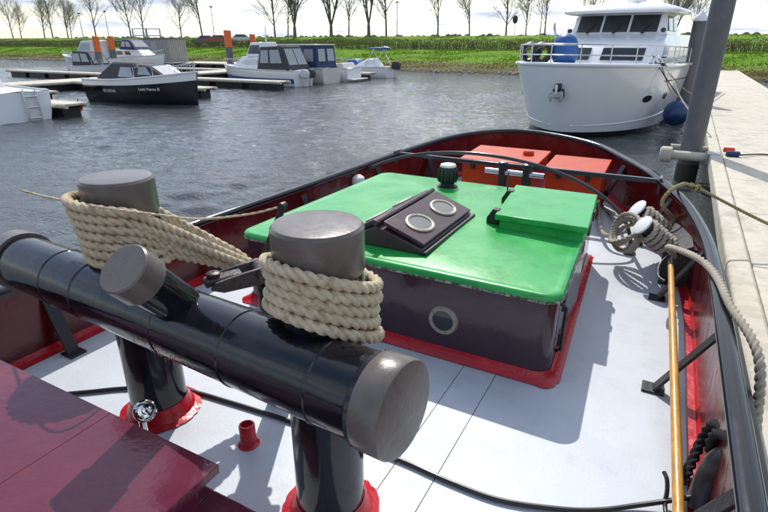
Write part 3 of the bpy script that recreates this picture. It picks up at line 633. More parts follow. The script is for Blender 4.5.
# boat with navy canopy
b, rg_ = make_boat('canopy_boat', 'cream hulled boat with a boxy navy canopy and clear windows', 'boat', None, 0, 6.8, 2.6, .95, M['cream'], M['boatgrey'])
band(b, rg_, (3, .2), (4, .0), M['red_car'], 'boot_stripe')
superstructure(b, 'canopy', M['navy'], .35, 4.1, 2.3, 2.2, .95, 1.35, .5, .12, .92, [(.06, .28, .3, .85), (.33, .62, .3, .85), (.67, .92, .3, .85)], [(.1, .9, .3, .9)], M['clear'], [(.1, .44, .3, .85), (.56, .9, .3, .85)], bevel=.04)
MB().bb((.42, -1.10, 2.31), (3.65, 1.10, 2.37)).build('canopy_top', M['boatgrey'], b, bevel=.03)
superstructure(b, 'cabin', M['cream'], 3.8, 5.8, 2.0, 1.3, .98, .55, .8, .0, .8, [(.2, .7, .3, .75)], [], M['glass'])
settle(b, (-20.2, 30.1), R(180))
# low white boat, stern platform
b, rg_ = make_boat('open_motorboat', 'low white motorboat with a stern bathing platform', 'boat', None, 0, 6.2, 2.3, .85, M['gel'], M['boatgrey'])
MB().bb((-.55, -.95, .12), (0.05, .95, .2)).build('bathing_platform', M['cream'], b, bevel=.03)
superstructure(b, 'windscreen_frame', M['boatgrey'], 2.6, 4.2, 1.9, 1.5, .86, .5, .9, .1, .8, [(.1, .8, .2, .85)], [(.06, .94, .1, .9)], M['clear'])
superstructure(b, 'seat_bench', M['cream'], .3, 1.0, 1.7, 1.7, .85, .35, .1, .2, .9, [], [], M['clear'])
settle(b, (-19.9, 32.4), R(180))
# small speedboat with blue cover and bimini
b, rg_ = make_boat('speedboat', 'small white speedboat with blue cover, folded blue bimini and outboard', 'boat', None, 0, 5.4, 2.0, .75, M['gel'], M['cream'])
superstructure(b, 'boat_cover', M['blue'], 2.2, 4.9, 1.75, .7, .76, .55, 1.5, .6, .5, [], [], M['clear'], bevel=.12)
superstructure(b, 'tarpaulin', M['gel'], .9, 2.9, 1.7, 1.8, .74, .62, 1.1, .4, .5, [], [], M['clear'], bevel=.12)
for y in (-.8, .8):
    MB().tube([(1.9, y, .75), (1.0, y * .95, 2.05)], .025, 6).build('bimini_pole', M['steel'], b); MB().tube([(.3, y, .75), (1.15, y * .95, 2.05)], .025, 6).build('bimini_pole', M['steel'], b)
MB().tube(spline([(1.55, -.82, 1.98), (1.05, -.78, 2.1), (.55, -.82, 2.02)], 6), .11, 8).build('bimini_canvas', M['blue'], b)
MB().bb((.5, -.82, 2.04), (1.6, .82, 2.13)).build('bimini_roll', M['blue'], b, bevel=.04)
outboard(b, 0, M['charcoal'], 1.15)
settle(b, (-19.6, 37.2), R(180))
# boat with blue sprayhood behind the pile
b, rg_ = make_boat('sprayhood_boat', 'white boat with navy sprayhood behind the orange topped pile', 'boat', None, 0, 6.0, 2.3, .9, M['gel'], M['boatgrey'])
superstructure(b, 'sprayhood', M['navy'], 1.0, 3.0, 2.0, 1.8, .9, 1.15, .7, .1, .8, [(.2, .8, .25, .8)], [(.1, .9, .2, .85)], M['clear'], bevel=.08)
MB().bb((-.3, -1.0, 2.0), (1.3, 1.0, 2.06)).build('bimini_canvas', M['charcoal'], b, bevel=.03)
for y in (-.95, .95): MB().tube([(-.2, y, .85), (-.2, y, 2.0)], .03, 6).build('bimini_pole', M['steel'], b)
settle(b, (-29.6, 31.2) if False else (-28.2, 33.0), R(0))
# pale cruiser with canvas tent
b, rg_ = make_boat('tent_cruiser', 'pale grey cruiser with tall canvas tent, second row behind the pontoon', 'boat', None, 0, 8.0, 2.8, 1.25, M['boatgrey'], M['white'])
superstructure(b, 'canvas_tent', M['boatgrey'], 1.0, 4.2, 2.5, 2.3, 1.25, 1.7, 1.4, .2, .8, [(.06, .40, .2, .85), (.46, .86, .2, .85)], [(.08, .92, .15, .9)], M['clear'], bevel=.08)
superstructure(b, 'cabin', M['boatgrey'], 3.4, 6.8, 2.2, 1.3, 1.25, .7, 1.7, .1, .75, [(.2, .7, .3, .7)], [], M['charcoal'])
b.scale = (.85, .9, .9); settle(b, (-46.5, 33.0), R(180))
b, rg_ = make_boat('tender_boat', 'small white boat with black framed canopy beside the pale cruiser', 'boat', None, 0, 5.2, 2.0, .7, M['gel'], M['boatgrey'])
superstructure(b, 'canopy', M['charcoal'], .6, 3.2, 1.8, 1.6, .7, 1.15, .8, .1, .86, [(.06, .46, .3, .85), (.54, .9, .3, .85)], [(.1, .9, .2, .9)], M['clear'], bevel=.06)
settle(b, (-44.4, 28.6), R(0))
b, rg_ = make_boat('navy_canopy_cruiser', 'white cabin boat with black targa arch and navy canopy', 'boat', None, 0, 7.4, 2.6, 1.15, M['gel'], M['boatgrey'])
superstructure(b, 'cabin', M['gel'], 1.4, 5.6, 2.4, 1.6, 1.15, .75, 1.1, .1, .84, [(.15, .36, .3, .75), (.45, .64, .3, .75)], [(.1, .9, .2, .85)], M['glass'])
superstructure(b, 'canopy', M['navy'], 2.4, 4.6, 2.1, 1.9, 1.88, .85, .9, .4, .8, [(.12, .42, .25, .8), (.5, .85, .25, .8)], [(.1, .9, .2, .85)], M['clear'], bevel=.08)
MB().tube(spline([(.5, -1.1, 1.2), (.9, -1.05, 2.4), (.9, 0, 2.55), (.9, 1.05, 2.4), (.5, 1.1, 1.2)], 8), .09, 8).build('targa_arch', M['charcoal'], b)
settle(b, (-50.5, 36.4), R(0))
b, rg_ = make_boat('bowrider', 'low white bowrider with blue tinted windscreen behind the black sloop', 'boat', None, 0, 5.6, 2.1, .75, M['gel'], M['boatgrey'])
superstructure(b, 'windscreen_frame', M['boatgrey'], 2.0, 3.8, 1.7, 1.4, .76, .55, .9, .1, .8, [(.1, .8, .2, .85)], [(.06, .94, .1, .9)], M['blue'])
settle(b, (-29.0, 21.8), R(0))
# orange buoy hanging at the near finger
bu = PZ(77, 107, -.62); ob = thing('orange_buoy', 'small orange buoy hanging at the end of the near finger pontoon', 'buoy', (bu.x, bu.y, WATER))
MB().lathe([(.02, -.22), (.15, -.15), (.18, 0), (.15, .13), (.04, .2), (.04, .26)], (bu.x, bu.y, -.62), (1, .2, .1), 18).build('float_body', M['oring'], ob)
MB().tube([(bu.x, bu.y, -.55), (bu.x, bu.y + .1, -.35)], .015, 6).build('lanyard', M['rubber'], ob)
# ------------------------------------------------------------------ big white motor yacht ahead, bow towards us
# own axes: x to our right, y aft from the stem head, z up from the waterline
Y = thing('motor_yacht', 'large white motor yacht lying bow on at the jetty', 'yacht', (0, 0, 0))
LY = 12.6
def deck_z(y): return 1.95 - .020 * min(y, 6) 
def stem_y(z): return .62 * (1 - max(0, min(1, z / 1.95))) ** 1.25 + (0 if z >= 0 else .5 * (-z))
def half(z, y):
    k = max(0.0, min(1, z / 1.95)); s = max(0, y - stem_y(z))
    full = 2.2 * (.87 + .13 * k) * (.7 if z < -.2 else 1)
    run = 4.1 - .3 * k; e = 2.4 + .2 * k
    return full * (1 - max(0, 1 - s / run) ** e) ** (.64 - .06 * k)
def yring(z, zfun=None, n=44):
    pts = []; 
    for i in range(n + 1):
        s = (i / n) ** 1.9; z_ = zfun(s * LY) if zfun else z; y0 = stem_y(z_); y = y0 + (LY - y0) * s
        pts.append((half(z_, y), y, z_))
    return [(-x, y, z_) for x, y, z_ in reversed(pts)] + pts[1:]
lv = [.15, .36, .55, .8, 1.1, 1.4, 1.65, 1.8]
m = MB(); m.rings([yring(z) for z in lv] + [yring(0, deck_z)], False, False, closed=False)
m.build('hull', M['gel'], Y, smooth=50)
m = MB(); m.rings([[(x * 1.0, y, z) for x, y, z in yring(z)] for z in (-.5, -.1, .06, .149)], False, False, closed=False); m.build('boot_stripe', M['blackhull'], Y, smooth=50)
top = yring(0, deck_z); nn = len(top) // 2
m = MB(); m.rings([[(top[nn - i][0] * .99, top[nn - i][1], top[nn - i][2] - .02), (0, top[nn + i][1], top[nn + i][2] + .03), (top[nn + i][0] * .99, top[nn + i][1], top[nn + i][2] - .02)] for i in range(nn + 1)], False, False, closed=False)
m.build('foredeck', M['gel'], Y)
MB().tube([(x * 1.005, y - .01, z + .0) for x, y, z in top], .05, 8).build('toe_rail', M['gel'], Y)
MB().tube([(x * 1.006, y, z) for x, y, z in yring(0, lambda y: 1.52 - .02 * min(y, 6))][64:80], .014, 6).build('cove_line', M['charcoal'], Y)
m = MB(); m.rings([[(-2.1, LY - .01, -.4), (2.1, LY - .01, -.4), (2.17, LY - .01, 1.82), (-2.17, LY - .01, 1.82)]], True, False); m.build('transom', M['gel'], Y, smooth=0)
for sgn in (-1, 1):
    MB().tube([(sgn * (half(.30 + .05 * y, y) + .004), y, .30 + .05 * y) for y in [.56 + .25 * i for i in range(34)]], .018, 6).build('spray_rail', M['gel'], Y)
# pulpit rail
def rail_at(dz, inset=.04): return [(x * .97, y + inset, z + dz) for x, y, z in top]
for dz in (.24, .50): MB().tube(rail_at(dz), .021 if dz > .3 else .014, 8).build('guard_rail', M['steel'], Y)
stn = resample(rail_at(0), .78)
for p_ in stn: MB().tube([p_, p_ + Vector((0, 0, .5))], .016, 6).build('stanchion', M['steel'], Y)
# superstructure: trunk cabin, wheelhouse, roof
def ring_box(hb, y0, y1, z, bow=.25, n=7):
    f_ = [(hb * math.sin(a_ * math.pi / 2), y0 + bow * (1 - math.cos(a_ * math.pi / 2)), z) for a_ in [-1 + 2 * i / (n - 1) for i in range(n)]]
    return f_ + [(hb, y1, z), (-hb, y1, z)]
m = MB(); m.rings([ring_box(1.72, 3.3, 11.2, 1.84, .5), ring_box(1.66, 3.75, 11.0, 2.36, .5), ring_box(1.60, 4.1, 10.9, 2.52, .45), ring_box(1.55, 4.75, 10.8, 2.74, .4)]); m.build('trunk_cabin', M['gel'], Y, bevel=.03)
m = MB(); m.rings([ring_box(1.52, 4.80, 7.2, 2.70, .35), ring_box(1.40, 5.22, 7.1, 3.38, .3)]); wh = m.build('wheelhouse', M['gel'], Y, bevel=.02)
m = MB(); m.rings([ring_box(1.70, 4.62, 7.5, 3.36, .45, 13), ring_box(1.76, 4.55, 7.6, 3.43, .45, 13), ring_box(1.70, 4.65, 7.5, 3.52, .45, 13), ring_box(1.2, 5.2, 7.0, 3.66, .4, 13)]); m.build('roof', M['gel'], Y, bevel=.02)
# three front windows of the wheelhouse, each with frame and pane
def fr_quad(x0, x1, z0, z1, hbA, yA, bowA, zA, hbB, yB, bowB, zB, off=.012):
    q_ = []
    for x, z in ((x0, z0), (x1, z0), (x1, z1), (x0, z1)):
        k = (z - zA) / (zB - zA); hb = hbA + (hbB - hbA) * k; y0 = yA + (yB - yA) * k; bow = bowA + (bowB - bowA) * k
        a_ = math.asin(max(-1, min(1, x / hb))); q_.append(Vector((x, y0 + bow * (1 - math.cos(a_)) - off, z)))
    return q_
def panel(x0, x1, z0, z1, args, off, th=.016, n=8):
    a_ = [fr_quad(x0 + (x1 - x0) * i / n, x0 + (x1 - x0) * (i + 1) / n, z0, z1, *args, off=off) for i in range(n)]
    lo_ = [q_[0] for q_ in a_] + [a_[-1][1]]; hi_ = [q_[3] for q_ in a_] + [a_[-1][2]]; d_ = Vector((0, -th, 0))
    m = MB(); m.rings([lo_, hi_, [p_ + d_ for p_ in hi_], [p_ + d_ for p_ in lo_], lo_], False, False, closed=False); k = n + 1
    m.f += [(0, k, 2 * k, 3 * k), (n, 3 * k + n, 2 * k + n, k + n)]
    return m
for x0, x1 in ((-1.25, -.46), (-.39, .39), (.46, 1.25)):
    args = (1.52, 4.80, .35, 2.70, 1.40, 5.22, .3, 3.38)
    fr = panel(x0 - .03, x1 + .03, 2.775, 3.335, args, .002).build('window_frame', M['white'], Y, smooth=30)
    panel(x0, x1, 2.80, 3.31, args, .012).build('pane', M['glass'], fr, smooth=30)
    xm = (x0 + x1) / 2; qa = fr_quad(xm, xm + .2, 2.80, 3.1, *args, off=.055)
    MB().tube([qa[0], qa[0] + Vector((0, -.02, .05)), qa[2]], .014, 6).build('wiper', M['rubber'], fr)
    MB().box(qa[0], (.09, .07, .07)).build('wiper_motor', M['rubber'], fr, bevel=.015)
for x0, x1 in ((-1.30, -.30), (.05, 1.25)):
    args = (1.72, 3.3, .5, 1.84, 1.66, 3.75, .5, 2.36)
    panel(x0, x1, 1.99, 2.335, args, .004).build('saloon_window', M['glass'], Y, smooth=30)
for sgn in (-1, 1):
    for y0, y1 in ((5.45, 6.15), (6.3, 6.95)):
        MB().plate([(sgn * 1.515, y0, 2.84), (sgn * 1.515, y1, 2.84), (sgn * 1.425, y1, 3.27), (sgn * 1.425, y0, 3.27)], .03).build('side_window', M['glass'], Y, smooth=0)
# anchor, fairleads, portlights
MB().bb((-.06, -.09, 1.33), (.06, .25, 1.48)).build('anchor_roller', M['charcoal'], Y, bevel=.02)
MB().bb((-.13, -.035, 1.10), (.13, .3, 1.34)).build('anchor_pocket', M['rubber'], Y, bevel=.03)
sk_ = MB().bb((-.03, -.13, 1.10), (.03, -.07, 1.46)).build('anchor_shank', M['steel'], Y, bevel=.012)
for sgn in (-1, 1):
    m = MB(); m.plate([(0, -.125, 1.26), (sgn * .17, -.115, 1.30), (sgn * .20, -.09, 1.10), (sgn * .12, -.085, 1.00), (sgn * .10, -.11, 1.13), (0, -.125, 1.12)], .05); m.build('anchor_fluke', M['steel'], sk_, bevel=.01)
for y in (2.2, 3.55):
    for sgn in (-1, 1):
        z = 1.02; hb = half(z, y); tan = Vector((half(z, y + .1) - half(z, y - .1), .2, 0)).normalized(); up = Vector((half(z + .1, y) - half(z - .1, y), 0, .2)).normalized(); nr = tan.cross(up).normalized() * -1
        c = Vector((hb, y, z)); pl = []
        ov = [c + tan * .24 * math.cos(a_) * (1 if abs(math.cos(a_)) < .7 else .95) + up * .10 * math.sin(a_) for a_ in [2 * math.pi * i / 24 for i in range(24)]]
        if nr.x < 0: nr = -nr
        m = MB(); m.rings([[p_ - nr * .01 for p_ in ov], [p_ + nr * .014 for p_ in ov]]); 
        if sgn < 0: m.v = [(-a_, b_, c_) for a_, b_, c_ in m.v]; m.f = [tuple(reversed(f)) for f in m.f]
        m.build('portlight', M['glass'], Y)
fl = Vector((half(1.9, 2.1) * .96, 2.1, deck_z(2.1) + .03))
MB().box(fl, (.42, .16, .08)).build('mooring_plate', M['charcoal'], Y, bevel=.02)
for dx in (-.12, .12): MB().lathe([(.05, 0), (.045, .13), (.09, .17), (.07, .22)], fl + Vector((dx, 0, .03)), n=14).build('mooring_post', M['steel'], Y)
# things on the foredeck rail: windlass cover, tarpaulin, flag staff, mast, antenna
MB().lathe([(.40, 0), (.62, .12), (.66, .45), (.55, .72), (.28, .86), (.02, .90)], (-.55, 2.75, 1.90), n=28).build('windlass_base', M['white'], Y) if False else None
MB().tube([(-.9, 2.0, 2.35), (-.98, 2.0, 3.05)], .014, 6).build('flag_staff', M['steel'], Y)
m = MB(); m.rings([[(-.92 - .02 * k + .05 * math.sin(k * 1.5), 2.0 + .03 * math.cos(k * 2), 2.45 + .14 * k), (-.86 - .02 * k + .04 * math.cos(k), 2.02, 2.45 + .14 * k), (-.89 - .02 * k, 2.06, 2.45 + .14 * k)] for k in range(5)]); m.build('furled_flag', M['boatgrey'], Y)
MB().tube([(.1, 7.0, 3.64), (.1, 7.2, 4.7)], .05, 8).build('mast', M['gel'], Y)
MB().lathe([(.05, 0), (.30, .05), (.32, .16), (.05, .24)], (.1, 6.85, 3.75), n=20).build('radar_dome', M['gel'], Y)
MB().tube([(1.3, 6.5, 3.6), (1.42, 6.6, 6.2)], .012, 6).build('whip_antenna', M['gel'], Y)
MB().tube([(-1.3, 6.5, 3.6), (-1.45, 6.7, 6.2)], .012, 6).build('whip_antenna', M['gel'], Y)
for sgn in (-1, 1): MB().lathe([(.02, 0), (.07, .02), (.07, .12), (.03, .15)], (sgn * 1.45, 4.95, 2.85), (0, -1, 0), 12).build('navigation_light', M['charcoal'], Y)
YM = Matrix.Translation((-2.92, 15.10, WATER)) @ Matrix.Rotation(R(-7.5), 4, 'Z')
Y.location = YM.translation; Y.rotation_euler = (0, 0, R(-7.5))
# blue tarpaulin bundle and dark coils stand on the yacht's foredeck
def on_yacht(m): return m.xf(YM)
r = random.Random(4)
m = MB(); rgs = []
for k, (rad, z) in enumerate([(.50, 0), (.60, .15), (.64, .4), (.60, .62), (.46, .80), (.22, .90), (.03, .93)]):
    rgs.append([(rad * (1 + .05 * math.sin(5 * a_ + k)) * math.cos(a_), rad * (1 + .05 * math.cos(3 * a_ + k)) * math.sin(a_), z) for a_ in [2 * math.pi * j / 32 for j in range(32)]])
m.rings(rgs); m.v = [(x * .60 - .62, y * .62 + 2.1, z * .88 + 1.93) for x, y, z in m.v]
tag(on_yacht(m).build('blue_tarpaulin', M['blue'], smooth=70), 'rounded blue tarpaulin bundle on the yacht foredeck behind the rail', 'tarpaulin')
for k, (x, y) in enumerate(((-1.60, 1.9), (-1.18, 1.7))):
    m = MB()
    for j in range(3): m.tube([(x + .24 * math.cos(a_), y + .06 * j + .05 * math.sin(a_ * 2), 2.20 + .24 * math.sin(a_)) for a_ in [2 * math.pi * i / 24 for i in range(24)]], .07, 8, closed=True)
    tag(on_yacht(m).build('hose_coil', M['rubber']), 'black coiled hose hung on the yacht bow rail', 'hose', 'black coils on the yacht bow rail')
# blue ball fender between yacht and jetty
bf = PV(676, 113, 17.6); t_ = thing('ball_fender', 'dark blue ball fender hanging between the yacht and the jetty', 'fender', (bf.x, bf.y, bf.z - .4))
MB().lathe([(.34 * math.sin(a_), -.36 * math.cos(a_)) for a_ in [math.pi * i / 14 for i in range(14)]] + [(.06, .36), (.05, .44)], bf, n=24).build('ball', M['fenderblue'], t_)
flw = YM @ (fl + Vector((.05, 0, .1)))
tag(rope_mesh(spline([flw, flw.lerp(bf, .5) + Vector((.05, 0, -.05)), bf + Vector((0, 0, .4))], 10), .018, n=9, step=.03).build('fender_line', M['oldrope']), 'thin line from the yacht bow post down to the blue fender', 'rope')
for k, (off, tgt) in enumerate(((-.12, Vector((.70, 16.6, -.25))), (.12, Vector((.72, 13.2, -.26))), (.0, Vector((.75, 21, -.2))))):
    a_ = YM @ (fl + Vector((off, 0, .14))); md = a_.lerp(tgt, .5) + Vector((0, 0, -.18))
    tag(rope_mesh(spline([a_, md, tgt], 12), .016, n=9, step=.03).build('mooring_line', M['charcoal'] if k == 0 else M['oldrope']), ('dark mooring line', 'pale short mooring line', 'pale long mooring line')[k] + ' from the yacht bow post to the jetty', 'rope')

# ------------------------------------------------------------------ jetty on the right, piling and pile guide
J = thing('jetty', 'long beige floating jetty alongside the tug and the yacht', 'jetty', (.65, 0, WATER))
for i in range(30):
    v0 = -4 + i * 1.9
    MB().bb((.86, v0 + .006, -.34), (3.1, v0 + 1.894, -.30)).build('deck_slab', M['beige'], J, bevel=.008)
for u0 in (.65, 3.1): MB().bb((u0, -4, -.50), (u0 + .20, 53, -.275)).build('edge_beam', M['beige'], J, bevel=.03)
for i in range(14): MB().bb((.9, -3.6 + i * 4, -1.3), (3.0, -.5 + i * 4, -.36)).build('float', M['float'], J, bevel=.05)
pile_pole(.355, 11.62, 3.6, .19, 'thick bare grey steel mooring pile beside the jetty')
q = PV(700.5, 21, 21.5); pile_pole(q.x, 21.5, q.z, .21, 'grey mooring pile with white cone cap behind the yacht', None, None, True)
G = thing('pile_guide', 'beige tubular pile guide arms reaching from the jetty round the grey pile', 'pile guide', (.65, 11.2, -.4))
MB().tube([(-.06, 11.24, -.36), (.66, 11.24, -.36)], .085, 16).build('guide_arm', M['beige'], G)
MB().lathe([(.06, -.12), (.145, -.10), (.15, 0), (.145, .07), (.10, .10)], (-.06, 11.24, -.36), (-1, 0, 0), 20).build('roller', M['beige'], G)
MB().tube([(.0, 12.02, -.33), (.66, 12.02, -.33)], .05, 12).build('guide_arm', M['beige'], G)
MB().bb((.60, 11.08, -.47), (.82, 11.40, -.265)).build('bracket', M['galv'], G, bevel=.01)
# red and blue power plug lying on the jetty
t_ = thing('power_plug', 'red and blue power plug with cable on the jetty edge', 'plug', (.95, 11.4, -.3))
MB().lathe([(.03, 0), (.045, .01), (.045, .16), (.03, .18)], (.86, 11.42, -.22), (1, .1, 0), 14).build('plug', M['oring'], t_); MB().lathe([(.04, 0), (.05, .02), (.05, .2), (.02, .22)], (.9, 11.2, -.25), (1, .1, 0), 14).build('socket', M['navy'], t_)
MB().tube(spline([(1.1, 11.2, -.26), (1.6, 11.6, -.28), (2.4, 11.1, -.28), (3.0, 11.8, -.28)], 10), .014, 8).build('cable', M['rubber'], t_)

# ------------------------------------------------------------------ the tug: deck, bulwark, hull
OUT = [(-2.80, -4.6), (-2.86, -3), (-2.88, 0), (-2.87, 1.5), (-2.84, 2.6), (-2.79, 3.5), (-2.70, 4.3), (-2.60, 4.9), (-2.46, 5.45), (-2.28, 5.86), (-1.99, 6.18), (-1.60, 6.34), (-1.14, 6.27), (-.68, 6.03), (-.36, 5.63), (-.11, 5.25), (.07, 4.86), (.21, 4.46), (.31, 3.95), (.355, 3.5), (.37, 3.0), (.385, 2.2), (.40, 1.2), (.42, 0), (.40, -3), (.36, -4.6)]
def dz(v): return .020 * max(0, v - 3.6) ** 2
def rz_(v): return .42 + .018 * max(0, v - 3) ** 2
outl = [Vector((p_.x, p_.y, 0)) for p_ in spline([(a, b, 0) for a, b in OUT], 10)]
nin = []
for i, p_ in enumerate(outl):
    a_, b_ = outl[max(0, i - 1)], outl[min(len(outl) - 1, i + 1)]; t2 = (b_ - a_).normalized(); nin.append(Vector((t2.y, -t2.x, 0)))   # points inboard
def at(i, off, z): q_ = outl[i] + nin[i] * off; return Vector((q_.x, q_.y, z))
T = thing('tugboat', 'moored black hulled tug with light grey deck and red bulwark', 'tugboat', (-1.24, 0, 0))
nO = len(outl)
m = MB(); m.rings([[at(i, -.004, rz_(outl[i].y) - .005), at(i, -.03, .05), at(i, 0.0, WATER + .1), at(i, .35, WATER - .5)] for i in range(nO)], False, False, closed=False); m.build('hull', M['blackhull'], T, smooth=60)
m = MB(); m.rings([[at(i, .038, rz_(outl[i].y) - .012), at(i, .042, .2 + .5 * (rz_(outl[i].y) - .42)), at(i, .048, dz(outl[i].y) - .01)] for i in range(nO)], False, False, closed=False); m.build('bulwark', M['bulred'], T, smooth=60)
# rail cap: rounded flat bar
prof = [(-.010, -.014), (-.016, .006), (-.008, .022), (.024, .030), (.056, .022), (.064, .006), (.058, -.014)]
m = MB(); m.rings([[at(i, o_, rz_(outl[i].y) + z_) for o_, z_ in prof] for i in range(nO)], True, True); m.build('rail_cap', M['rail'], T, smooth=50)
m = MB(); m.tube([at(i, -.045, rz_(outl[i].y) - .16) for i in range(nO)], .05, 8); m.build('fender_belt', M['rubber'], T)
# red waterway strip at the deck edge
m = MB(); m.rings([[at(i, .044, dz(outl[i].y) + .05), at(i, .058, dz(outl[i].y) + .012), at(i, .095, dz(outl[i].y) + .006)] for i in range(nO)], False, False, closed=False); m.build('waterway', M['red'], T, smooth=60)
# deck plates between weld seams
def side_u(v, right):
    best = None
    k = 11 * 10 + 4
    seq = outl[:k] if not right else outl[k:][::-1]
    for a_, b_ in zip(seq, seq[1:]):
        if min(a_.y, b_.y) <= v <= max(a_.y, b_.y) and abs(b_.y - a_.y) > 1e-9: best = a_.x + (b_.x - a_.x) * (v - a_.y) / (b_.y - a_.y)
    return best
rows = [-4.5 + .25 * i for i in range(29)] + [2.75 + .12 * i for i in range(29)]
vmax = max(p_.y for p_ in outl) - .05
rows = [v_ for v_ in rows if v_ < vmax] + [vmax]
seams = [-9, -.757, -.582, 9]
for ua, ub in zip(seams, seams[1:]):
    seg_rows = []
    for v_ in rows:
        L_, R_ = side_u(v_, False), side_u(v_, True)
        if L_ is None or R_ is None: continue
        a_, b_ = max(L_ + .02, ua + .0016), min(R_ - .02, ub - .0016)
        if b_ - a_ > .02: seg_rows.append([(a_ + (b_ - a_) * j / 6, v_, dz(v_)) for j in range(7)])
    if len(seg_rows) > 1:
        m = MB(); m.rings([list(reversed(x)) for x in seg_rows], False, False, closed=False); m.build('deck_plate', M['deck'], T, smooth=60)
m = MB(); sr = []
for v_ in rows:
    L_, R_ = side_u(v_, False), side_u(v_, True)
    if L_ is not None and R_ is not None: sr.append([(R_ - .01, v_, dz(v_) - .012), (L_ + .01, v_, dz(v_) - .012)])
m.rings(sr, False, False, closed=False); m.build('under_deck', M['under'], T, smooth=60)
# bulwark stays
def stay(i, reach=.17):
    top_, foot = at(i, .02, rz_(outl[i].y) - .03), at(i, reach, dz(outl[i].y)); tdir = Vector((-nin[i].y, nin[i].x, 0)) * .034
    m = MB(); m.plate([top_ - tdir, top_ + tdir, foot + tdir, foot - tdir], .014); m.build('bulwark_stay', M['blackmatt'], T, bevel=.002)
    m = MB(); m.box(foot + Vector((0, 0, .006)), (.10, .09, .012)); m.build('stay_foot', M['blackmatt'], T, bevel=.002)
for vv in (-1.9, -.8, .3, 1.4, 2.5, 3.6, 4.65, 5.5):
    for rt in (False, True):
        idx = min((i for i in range(nO) if (i > 114) == rt), key=lambda i: abs(outl[i].y - (vv + (.08 if rt else 0)))); stay(idx, .24 if rt else .17)

# ------------------------------------------------------------------ towing bitt
A, B = Vector((-.862, 1.18, 0)), Vector((-1.885, 1.275, 0)); ax = (A - B).normalized(); TZ, TR, PR, PT = .672, .127, .122, 1.115
bt = thing('towing_bitt', 'black double towing bitt with horizontal cross tube and grey caps', 'towing bitt', ((A + B) / 2))
for P_ in (A, B):
    MB().lathe([(PR, 0.0), (PR, PT - .14), (PR - .004, PT - .135)], P_, n=48).build('post', M['black'], bt)
    MB().lathe([(PR + .012, PT - .148), (PR + .016, PT - .14), (PR + .016, PT - .012), (PR + .008, PT - .002), (PR - .002, PT)], P_, n=48).build('post_cap', M['cap'], bt)
    MB().lathe([(PR + .012, PT - .185), (PR + .016, PT - .18), (PR + .010, PT - .152)], P_, n=48).build('weld_collar', M['black'], bt)
    r = random.Random(int(abs(P_.x) * 100)); m = MB(); nn_ = 56
    wob = [r.uniform(-.004, .004) for _ in range(nn_)]
    m.rings([[P_ + Vector(((PR + dr + (wob[j] if dr > .05 else 0)) * math.cos(2 * math.pi * j / nn_), (PR + dr + (wob[j] if dr > .05 else 0)) * math.sin(2 * math.pi * j / nn_), z)) for j in range(nn_)] for dr, z in ((.002, .075), (.012, .05), (.030, .016), (.058, .006))], False, False); m.build('red_foot_paint', M['red'], bt)
E0, E1 = Vector((-.572, 1.022, .700)), Vector((-2.56, 1.198, .640))   # welded to the after side of the posts
tax = (E0 - E1).normalized()
Lt = (E0 - E1).length
MB().lathe([(TR, 0), (TR, Lt)], E1, tax, 64).build('cross_tube', M['black'], bt)
MB().lathe([(TR + .010, 0), (TR + .012, .006), (TR + .012, .082), (TR + .008, .088), (TR - .004, .09)], E0 - tax * .005, tax, 64).build('end_cap', M['cap'], bt)
MB().lathe([(TR + .002, 0), (TR + .010, .008), (TR + .006, .02)], E0 - tax * .026, tax, 64).build('weld_collar', M['black'], bt)
MB().lathe([(TR + .014, 0), (TR + .014, .10), (TR - .004, .104)], E1 + tax * .005, -tax, 48).build('end_cap', M['cap'], bt)
for s_ in (.17, .52, .86, 1.38, 1.62):
    MB().lathe([(TR, 0), (TR + .0035, .004), (TR + .0035, .009), (TR, .013)], E0 - tax * s_, tax, 64, cap=False).build('weld_seam', M['black'], bt)
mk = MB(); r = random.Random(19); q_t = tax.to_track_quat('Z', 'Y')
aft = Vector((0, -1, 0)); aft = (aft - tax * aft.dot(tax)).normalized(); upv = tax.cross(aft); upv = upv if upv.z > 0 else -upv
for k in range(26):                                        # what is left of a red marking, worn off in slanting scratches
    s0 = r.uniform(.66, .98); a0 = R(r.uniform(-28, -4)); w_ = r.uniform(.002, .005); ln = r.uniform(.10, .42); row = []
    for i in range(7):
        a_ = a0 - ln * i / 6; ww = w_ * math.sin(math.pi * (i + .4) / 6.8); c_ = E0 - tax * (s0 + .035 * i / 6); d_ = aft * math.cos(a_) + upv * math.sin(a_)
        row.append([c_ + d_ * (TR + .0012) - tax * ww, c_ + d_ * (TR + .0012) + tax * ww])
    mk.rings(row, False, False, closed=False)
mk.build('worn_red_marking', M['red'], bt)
SR = Vector((-1.361, 1.097, .735)); sdv = Vector((0, -math.cos(R(49)), math.sin(R(49)))); SL = .325
MB().lathe([(.073, .05), (.073, SL - .08)], SR, sdv, 40).build('stub_tube', M['black'], bt)
MB().lathe([(.077, SL - .092), (.084, SL - .087), (.084, SL - .005), (.079, SL), ], SR, sdv, 40).build('stub_cap', M['cap'], bt)

